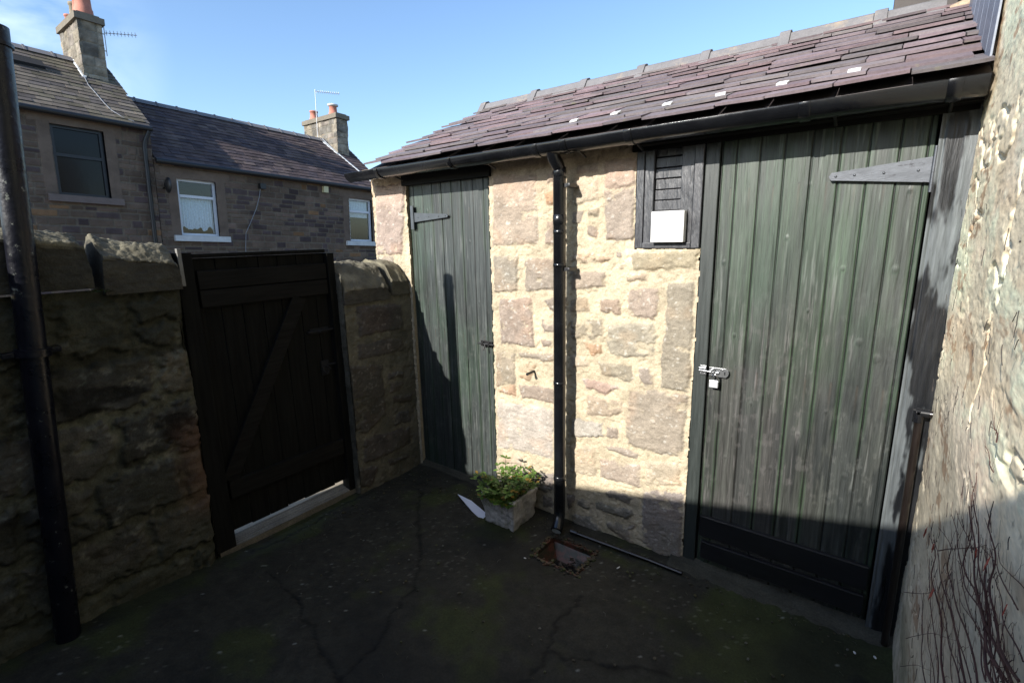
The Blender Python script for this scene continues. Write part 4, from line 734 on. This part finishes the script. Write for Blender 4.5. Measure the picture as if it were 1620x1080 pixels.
mb = MB(); rs = random.Random(77)
for k in range(420):
    u = rs.random()
    if u < .35: x, y = rs.uniform(-2.5, .1), 2.2 - abs(rs.gauss(0, .09))
    elif u < .55: x, y = -2.55 + abs(rs.gauss(0, .10)), rs.uniform(1.2, 2.2)
    else: x, y = rs.uniform(-2.4, .05), rs.uniform(.9, 2.15)
    if DX0 - .02 < x < DX1 + .02 and DY0 - .02 < y < DY1 + .02 or (x0 < x < x1 and y > y0): continue
    c = rs.choice([(.05, .045, .03), (.03, .026, .018), (.09, .085, .07), (.06, .05, .02), (.045, .05, .02)]); mb.cur = c; a = rs.uniform(0, 6.3); z = .010 + rs.random() * .004
    if rs.random() < .3:
        l_ = rs.uniform(.01, .04); mb.tube([(x, y, z), (x + math.cos(a) * l_ / 2, y + math.sin(a) * l_ / 2, z + .003), (x + math.cos(a + .3) * l_, y + math.sin(a + .3) * l_, z)], .0009, 4)
    else:
        q_ = rs.uniform(.003, .008); mb.prism([(x + q_ * math.cos(a + t) * rs.uniform(.6, 1.2), y + q_ * math.sin(a + t) * rs.uniform(.6, 1.2), z - .003) for t in (0, 1.2, 2.3, 3.5, 4.8)], (rs.uniform(-.001, .001), .001, rs.uniform(.002, .005)))
for k in range(170):
    e = rs.randrange(4); t = rs.random(); j = rs.gauss(0, .010)
    x = (DX0 + t * (DX1 - DX0)) if e < 2 else ((DX0 if e == 2 else DX1) + j); y = ((DY0 if e == 0 else DY1) + j) if e < 2 else (DY0 + t * (DY1 - DY0))
    mb.cur = rs.choice([(.03, .028, .02), (.035, .042, .014), (.05, .025, .015), (.02, .018, .014)]); q_ = rs.uniform(.004, .011); a = rs.uniform(0, 6.3)
    mb.prism([(x + q_ * math.cos(a + t_) * rs.uniform(.6, 1.2), y + q_ * math.sin(a + t_) * rs.uniform(.6, 1.2), -.002) for t_ in (0, 1.2, 2.3, 3.5, 4.8)], (rs.uniform(-.001, .001), .001, rs.uniform(.006, .012)))
tag(mb.build('grit_and_twigs', M_leaf), kind='stuff')
mb = MB(); rs = random.Random(9)
for k in range(34):
    x = rs.uniform(-1.20, -1.075); y = rs.uniform(1.88, 2.02); a = rs.uniform(0, 6.3); l_ = rs.uniform(.012, .035); z = rs.uniform(-.075, -.03); f = rs.uniform(.3, 1.4); mb.cur = (.018 * f, .014 * f, .012 * f)
    mb.prism([(x, y, z), (x + l_ * math.cos(a), y + l_ * math.sin(a), z + rs.uniform(-.01, .015)), (x + l_ * .7 * math.cos(a + .8), y + l_ * .7 * math.sin(a + .8), z + rs.uniform(-.01, .01))], (0, 0, .003))
o = mb.build('dead_leaves', M_leaf); tag(o, 'black rotting leaves caught in the drain gully', 'leaves', kind='stuff')
wd_ = thing('weed', 'tiny green weed rooted in the joint between two coping stones', 'weed', (-2.612, .60, 1.465))
mb = MB(); rs = random.Random(2)
for k in range(46):
    b = Vector((-2.612, .60 + rs.gauss(0, .022), 1.462)); a = rs.uniform(-1.4, 1.4); l_ = rs.uniform(.008, .022); d = Vector((abs(math.cos(a)), math.sin(a), rs.uniform(-.3, .7))).normalized(); s_ = d.cross(Vector((0, 0, 1))).normalized() * .003; mb.cur = (.05, .09, .015)
    mb.add([b, b + d * l_ * .5 + s_, b + d * l_, b + d * l_ * .5 - s_], [(0, 1, 2, 3)])
mb.build('leaves', M_leaf, wd_, 0, True)
# ---------------------------------------------------------------- terraced houses across the lane
HM = Matrix.Translation((-13, 4.312, 3.475)) @ Matrix.Rotation(math.radians(.7), 4, 'Z') @ Matrix.Rotation(math.radians(-2.758), 4, 'X')
def courses(s0, s1, z0, z1, seed, holes, dress, warm=1., chim=False):
    rs = random.Random(seed); rows_ = []; z = z0
    while z < z1:
        h = rs.uniform(.09, .175) * (1.7 if chim else 1); xs = [s0 - rs.uniform(0, .3)]
        while xs[-1] < s1: xs.append(xs[-1] + rs.uniform(.16, .42))
        cs = []
        for k in xs:
            t = rs.random(); f = rs.uniform(.75, 1.2); c = (.12, .088, .068) if t < .6 else ((.075, .056, .055) if t < .85 else ((.14, .10, .08) if t < .96 else (.17, .10, .055)))
            if chim: c = rs.choice([(.20, .175, .14), (.16, .14, .12), (.23, .20, .155), (.13, .12, .105)])
            cs.append([q * f * warm for q in c])
        rows_.append((z, z + h, np.array(xs), np.array(cs))); z += h
    def fn(U, V):
        col = np.zeros(U.shape + (3,)); hh = np.zeros(U.shape); mo = np.array([.14, .115, .088] if not chim else [.17, .155, .125]) * warm
        vv = V + (fbm(U * 2, V * 2, seed) - .5) * .02
        for a, b, xs, cs in rows_:
            r = (vv >= a) & (vv < b); i = np.clip(np.searchsorted(xs, U[r]) - 1, 0, len(xs) - 1); c = cs[i]
            j = np.minimum(np.abs(U[r][:, None] - xs).min(1), np.minimum(vv[r] - a, b - vv[r])); m = ss(.020, .008, j)[:, None]
            col[r] = c * (1 - m) + mo * m; hh[r] = -.012 * m[:, 0]
        hh += (fbm(U * 12, V * 12, seed + 1) - .5) * .02
        for (a, b, c, d) in dress:
            q = (U > a) & (U < b) & (V > c) & (V < d); col[q] = np.array([.14, .105, .082]) * warm; hh[q] = .004
        col *= (.75 + .5 * fbm(U * 3, V * 5, seed + 2))[..., None]
        if chim: col *= (.5 + 1. * fbm(U * 9, V * 9, seed + 4))[..., None]; hh = hh + (fbm(U * 7, V * 7, seed + 5) - .5) * .05
        return hh, col
    return fn
def house(name, label, s0, s1, zt, wins, rise, depth, seed, roofpal, thick=5.1):
    h = thing(name, label, 'house', group='terraced stone houses across the lane'); h.matrix_world = HM
    holes = [w_[:4] for w_ in wins]; dress = []
    for a, b, c, d in holes: dress += [(a - .20, a, c - .05, d), (b, b + .20, c - .05, d), (a - .32, b + .32, d, d + .22)]
    mk = lambda u, v: ~np.any([(u > a) & (u < b) & (v > c) & (v < d) for a, b, c, d in holes], axis=0)
    P = hf_arrays((0, 0, 0), (0, 1, 0), (0, 0, 1), (1, 0, 0), s0, s1, -3.0, zt, .02, courses(s0, s1, -3.0, zt, seed, holes, dress), mk)
    ex = MB(); ex.cur = (.2, .15, .12); y0, y1 = s0 + .01, s1 - .01
    for (a, b) in ((y0, y0 + .25), (y1 - .25, y1)):      # gables
        ex.box(-2 * depth + .03, a, -thick, -.03, b, zt)
        ex.add([(-.03, a, zt), (-depth, a, zt + rise * (1 - .03 / depth)), (-2 * depth + .03, a, zt), (-2 * depth + .03, a, zt - .01), (-.03, b, zt), (-depth, b, zt + rise * (1 - .03 / depth)), (-2 * depth + .03, b, zt), (-2 * depth + .03, b, zt - .01)], [(0, 1, 2, 3), (7, 6, 5, 4), (0, 4, 5, 1), (1, 5, 6, 2)])
    ex.box(-2 * depth + .03, y0 + .26, -thick, -2 * depth + .25, y1 - .26, zt); ex.box(-.28, y0 + .26, -thick, -.0, y1 - .26, -3.0)
    hf_obj('wall', [P], M_stonefar, h, ex, smooth=False)
    mb = MB(); sl_ = math.hypot(depth, rise); a_ = Vector((0, 1, 0)); b_ = Vector((-depth, 0, rise)) / sl_; n_ = Vector((rise, 0, depth)) / sl_
    slates(mb, Vector((.10, s0, zt - .06)), a_, b_, n_, s1 - s0 + .03, sl_ + .12, .165, (.20, .30), .010, .012, roofpal, seed + 3, jit=.01, lowjit=.004)
    mb.cur = (.05, .045, .05); mb.prism([(.05, s0, zt - .04), (-depth, s0, zt + rise - .01), (-depth, s1, zt + rise - .01), (.05, s1, zt - .04)], (0, 0, -.03)); mb.prism([(-depth - .01, s0, zt + rise), (-2 * depth - .1, s0, zt - .05), (-2 * depth - .1, s1, zt - .05), (-depth - .01, s1, zt + rise)], (0, 0, .02))
    rf = mb.build('roof', M_slatefar, h)
    mb = MB(); s = s0
    while s < s1 - .05:
        e = min(s + .46, s1); mb.prism([(-depth + .17, s + .004, zt + rise - .055), (-depth, s + .004, zt + rise + .07), (-depth - .17, s + .004, zt + rise - .055), (-depth, s + .004, zt + rise - .0)], (0, e - s - .008, 0)); mb.prism([(-depth + .19, s, zt + rise - .06), (-depth, s, zt + rise + .09), (-depth - .19, s, zt + rise - .06)], (0, .04, 0)); s = e
    mb.build('ridge', M_ridge, rf)
    mb = MB(); n = 8; gx = .13
    mb.tube([(gx, s0, zt - .085), (gx, s1 + .0, zt - .085)], .055, 10); mb.build('gutter', M_blackiron, h)
    for k, (a, b, c, d, kind) in enumerate(wins):
        m = {'dark': mat('dark window paint', (.012, .014, .018), .4, .2, 5, bump=0), 'white': M_whitep}[kind]; fw = .055
        mb = MB(); mb.box(-.13, a, c, -.07, a + fw, d); mb.box(-.13, b - fw, c, -.07, b, d); mb.box(-.13, a + fw, d - fw, -.07, b - fw, d); mb.box(-.13, a + fw, c, -.07, b - fw, c + fw); zt_ = d - (d - c) * (.42 if kind == 'dark' else .30); mb.box(-.13, a + fw, zt_ - .03, -.065, b - fw, zt_ + .03)
        if kind == 'dark': mb.box(-.17, a + fw, c + .40, -.135, b - fw, c + .46)
        wf = mb.build('window', m, h)
        mb = MB(); mb.add([(-.11, a + fw - .004, c + fw - .004), (-.11, b - fw + .004, c + fw - .004), (-.11, b - fw + .004, d - fw + .004), (-.11, a + fw - .004, d - fw + .004)], [(0, 1, 2, 3)]); mb.build('pane', M_glass if kind == 'white' else M_glassd, wf)
        mb = MB(); mb.box(-.9, a - .05, c - .05, -.85, b + .05, d + .05); mb.box(-.85, a - .05, c - .05, -.14, a - .012, d + .05); mb.box(-.85, b + .012, c - .05, -.14, b + .05, d + .05); mb.box(-.85, a - .012, d + .012, -.14, b + .012, d + .05); mb.box(-.85, a - .012, c - .05, -.14, b + .012, c - .012); mb.build('room', M_dark, wf)
        mb = MB(); mb.box(-.12, a - .0, c - .13, .09, b + .0, c - .002); mb.box(-.0, a - .17, c - .13, .09, a, c - .002); mb.box(0, b, c - .13, .09, b + .20, c - .002); mb.build('sill', M_lead if kind == 'white' else M_stonefar if False else mat('sill stone', (.14, .11, .10), .9, .2, 5), wf)
        if kind == 'white':
            nn_ = 60; vs = []; fs = []
            for i in range(nn_ + 1):
                y = a + fw + (b - a - 2 * fw) * i / nn_; x = -.17 + .018 * math.sin(i * 1.25); t = i / nn_
                zb = c + .10 + .10 * abs(math.sin(t * 9.5)) + .04 * math.sin(t * 23) if k == 0 else c + .72
                vs += [(x, y, zt_ - .03 if k == 0 else d - .06), (x, y, zb)]
            for i in range(nn_): fs.append((2 * i, 2 * i + 2, 2 * i + 3, 2 * i + 1))
            mb = MB(); mb.add(vs, fs, True); mb.add([(v[0] - .004, v[1], v[2]) for v in vs], [f[::-1] for f in fs], True); mb.build('net_curtain', M_curtain, wf)
    return h, rf
greysl = [(.13, .108, .088), (.15, .125, .10), (.11, .094, .084), (.165, .138, .108), (.125, .108, .078)]
bluesl = [(.080, .062, .062), (.092, .070, .068), (.066, .054, .058), (.10, .078, .072)]
h1, r1 = house('terraced_house', 'taller terraced stone house with dark framed window, behind the mossy wall', -6.5, .0, .66, [(-1.64, -.83, -.93, .385, 'dark')], 1.57, 2.2, 41, greysl)
h2, r2 = house('terraced_house', 'lower terraced stone house with two white windows, seen above the gate', .01, 6.42, .03, [(.412, 1.24, -1.63, -.36, 'white'), (4.956, 5.78, -1.63, -.36, 'white')], 1.62, 2.2, 51, bluesl)
def chimney(parent, n0, n1, s0, s1, zb, zt, seed, pots):
    cm = thing  # noqa
    rs = random.Random(seed); mb = MB()
    def fc(U, V):
        f = courses(-4, 8, -1, 5, seed, [], [], 1.1, True); return f(U, V)
    Pa = hf_arrays((n0, 0, 0), (0, 1, 0), (0, 0, 1), (1, 0, 0), s0, s1, zb - .4, zt, .025, fc); Pb = hf_arrays((0, s0, 0), (1, 0, 0), (0, 0, 1), (0, -1, 0), n1, n0, zb - .4, zt, .025, fc)
    ex = MB(); ex.cur = (.2, .16, .12); ex.box(n1, s0 + .02, zb - .6, n0 - .02, s1, zt)
    ex.cur = (.17, .15, .12)
    # oversailing cap
    ex.box(n1 - .05, s0 - .05, zt, n0 + .05, s1 + .05, zt + .13); ex.box(n1 + .02, s0 + .02, zt + .131, n0 - .02, s1 - .02, zt + .17)
    c = hf_obj('chimney', [Pa, Pb], M_stonefar, parent, ex, smooth=False)
    return c
c1_ = chimney(r1, -1.5, -2.85, -.62, -.19, 1.3, 2.93, 61, None)
c2_ = chimney(r2, -1.5, -3.35, 5.71, 6.13, .9, 2.28, 71, None)
M_potd = mat('weathered dark pot', (.22, .19, .14), .9, .3, 6)
def pot(parent, x, y, z, r, h, m=None):
    mb = MB(); mb.lathe((x, y, z), [(r * 1.15, 0), (r * 1.1, h * .2), (r, h * .25), (r * .88, h * .85), (r * 1.05, h * .87), (r * 1.05, h), (r * .75, h), (r * .72, h * .5)], 16); return mb.build('chimney_pot', m or M_pot, parent)
pot(c1_, -1.72, -.42, 3.1, .15, .62); pot(c1_, -2.05, -.40, 3.1, .13, .50); pot(c1_, -2.35, -.42, 3.1, .10, .42, M_potd); pot(c1_, -2.68, -.44, 3.1, .10, .24)
pot(c2_, -1.95, 5.92, 2.45, .13, .33); pot(c2_, -3.05, 5.92, 2.45, .13, .30)
mb = MB(); mb.lathe((-1.95, 5.92, 2.72), [(.12, 0), (.17, .02), (.17, .06), (.1, .08)], 14); mb.build('pot_cowl', M_lead, c2_)
# lead and cement strips by the chimneys, cables on the fronts
def onroof(n, z0, p): return z0 - p * n
def ribbon(name, m, parent, pts_, r): mb = MB(); mb.tube(pts_, r, 5); return mb.build(name, m, parent)
mb = MB(); p1 = 1.57 / 2.2; p2 = 1.62 / 2.2
mb.prism([(-2.2, -.645, .66 + 2.2 * p1 + .02), (-1.48, -.66, .66 + 1.48 * p1 + .03), (-1.46, -.60, .66 + 1.46 * p1 + .03), (-2.2, -.61, .66 + 2.2 * p1 + .10)], (0, .01, .03)); mb.build('lead_flashing', M_lead, r1)
ribbon('cable', M_cable, r1, [(-1.5, -.62, .66 + 1.5 * p1 + .04), (-1.15, -.66, .66 + 1.15 * p1 + .04), (-.87, -.63, .66 + .87 * p1 + .04), (-.5, -.6, .66 + .5 * p1 + .04), (-.27, -.56, .66 + .27 * p1 + .04), (-.06, -.42, .74), (.02, -.27, .69)], .008)
mb = MB(); mb.prism([(-2.15, 5.50, .03 + 2.15 * p2 + .03), (-1.48, 5.66, .03 + 1.48 * p2 + .03), (-1.46, 5.73, .03 + 1.46 * p2 + .03), (-2.15, 5.60, .03 + 2.15 * p2 + .06)], (0, 0, .03)); mb.prism([(-1.5, 5.70, .03 + 1.5 * p2 + .035), (.02, 6.02, .03 + .03), (.02, 6.07, .03 + .03), (-1.5, 5.75, .03 + 1.5 * p2 + .035)], (0, 0, .02)); mb.build('lead_flashing', M_lead, r2)
mb = MB(); mb.prism([(-1.60, -1.90, .66 + 1.60 * p1 + .02), (-1.60, -1.28, .66 + 1.60 * p1 + .02), (-1.38, -1.28, .66 + 1.38 * p1 + .02), (-1.38, -1.90, .66 + 1.38 * p1 + .02)], (.03, 0, .08)); mb.build('roof_vent', M_dark, r1)
ribbon('downpipe', M_blackiron, h1, [(.13, -.06, .52), (.09, -.13, .35), (.08, -.16, .2), (.08, -.16, -5)], .045)
ribbon('cable', M_cable, h2, [(.03, 2.31, -.32), (.03, 2.25, -.6), (.03, 2.15, -.9), (.03, 1.98, -1.25), (.03, 1.84, -1.52), (.03, 1.80, -1.9), (.03, 1.78, -2.6)], .008)
mb = MB(); mb.box(.0, 4.08, -.30, .10, 4.22, -.13); mb.build('alarm_box', mat('cream box', (.55, .50, .30), .6, .1, 5, bump=0), h2)
mb = MB(); mb.box(0, 2.26, -.40, .12, 2.40, -.27); mb.build('lamp_box', M_blackiron, h2)
mb = MB(); mb.lathe((.18, .12, -.56), [(.0, 0), (.10, .01), (.17, .05), (.17, .06)], 14, 'y'); mb.tube([(0, .14, -.62), (.16, .14, -.60)], .02, 6); mb.build('satellite_dish', M_blackiron, h2)
mb = MB(); mb.box(-.01, .0, -.02, .04, 6.4, .0); mb.build('eaves_board', mat('pale eaves board', (.30, .25, .19), .8, .2, 5, bump=0), h2)
# aerials
def aerial(parent, base, mast, arm0, arm1, n, el, m2=M_alu):
    mb = MB(); mb.tube([base, mast], .010, 6); mb.tube([arm0, arm1], .007, 5)
    a, b = Vector(arm0), Vector(arm1); d = (b - a).normalized(); up = Vector((0, 0, 1)); sd = d.cross(up)
    for i in range(n):
        p = a.lerp(b, (i + .5) / n); mb.tube([p - up * el + sd * .02, p + up * el], .007, 4); mb.tube([p - sd * el * .9, p + sd * el * .9], .006, 4)
    return mb
m_ = aerial(c1_, (-1.62, -.12, 2.35), (-1.62, -.12, 2.95), (-1.62, -.12, 2.83), (-1.60, .50, 2.98), 9, .055); m_.tube([(-1.62, -.12, 2.45), (-1.62, -.28, 2.45)], .012, 5); m_.tube([(-1.62, -.12, 2.8), (-1.62, -.28, 2.8)], .012, 5); m_.build('aerial', M_alu, c1_)
m_ = aerial(c2_, (-2.5, 5.66, 1.55), (-2.5, 5.66, 3.28), (-2.5, 5.66, 3.22), (-2.45, 6.55, 3.36), 12, .05); m_.build('aerial', M_alu, c2_)
# a third house behind, lower down the street, closes the row
h3, r3 = house('terraced_house', 'far end terraced stone house beyond the two white windows', 6.43, 12.5, -.85, [(8.0, 8.83, -2.4, -1.2, 'white')], 1.62, 2.2, 81, bluesl)

# the house that the yard belongs to, behind the photographer: unseen, its sloping top edge shaped to shade the lower yard
a0, c0 = .19, -.579
def occ(x, y): return .517 + a0 * (x - .19) + c0 * (y - YW)
mb = MB(); Y0 = -2.1; xa, xb = -3.45, .18
mb.add([(xa, Y0, -1.6), (xb, Y0, -1.6), (xb, Y0, occ(xb, Y0)), (xa, Y0, occ(xa, Y0)), (xa, Y0 - 5, -1.6), (xb, Y0 - 5, -1.6), (xb, Y0 - 5, occ(xb, Y0) + .6), (xa, Y0 - 5, occ(xa, Y0) + .6)], [(0, 1, 2, 3), (7, 6, 5, 4), (3, 2, 6, 7), (0, 3, 7, 4), (1, 5, 6, 2)])
hb = thing('back_house', 'dark stone house closing the yard behind the camera', 'house', (-1.8, Y0, 0)); mb.cur = (.2, .16, .12); mb.build('wall', mat('back house stone', (.12, .10, .085), .95, .3, 3, bump=.5, bscale=10, bdist=.02), hb, 0, True)
mb = MB(); mb.box(-1.6, Y0 + .003, .05, -.7, Y0 + .05, 2.05); mb.build('door', M_black, hb, .004, True)
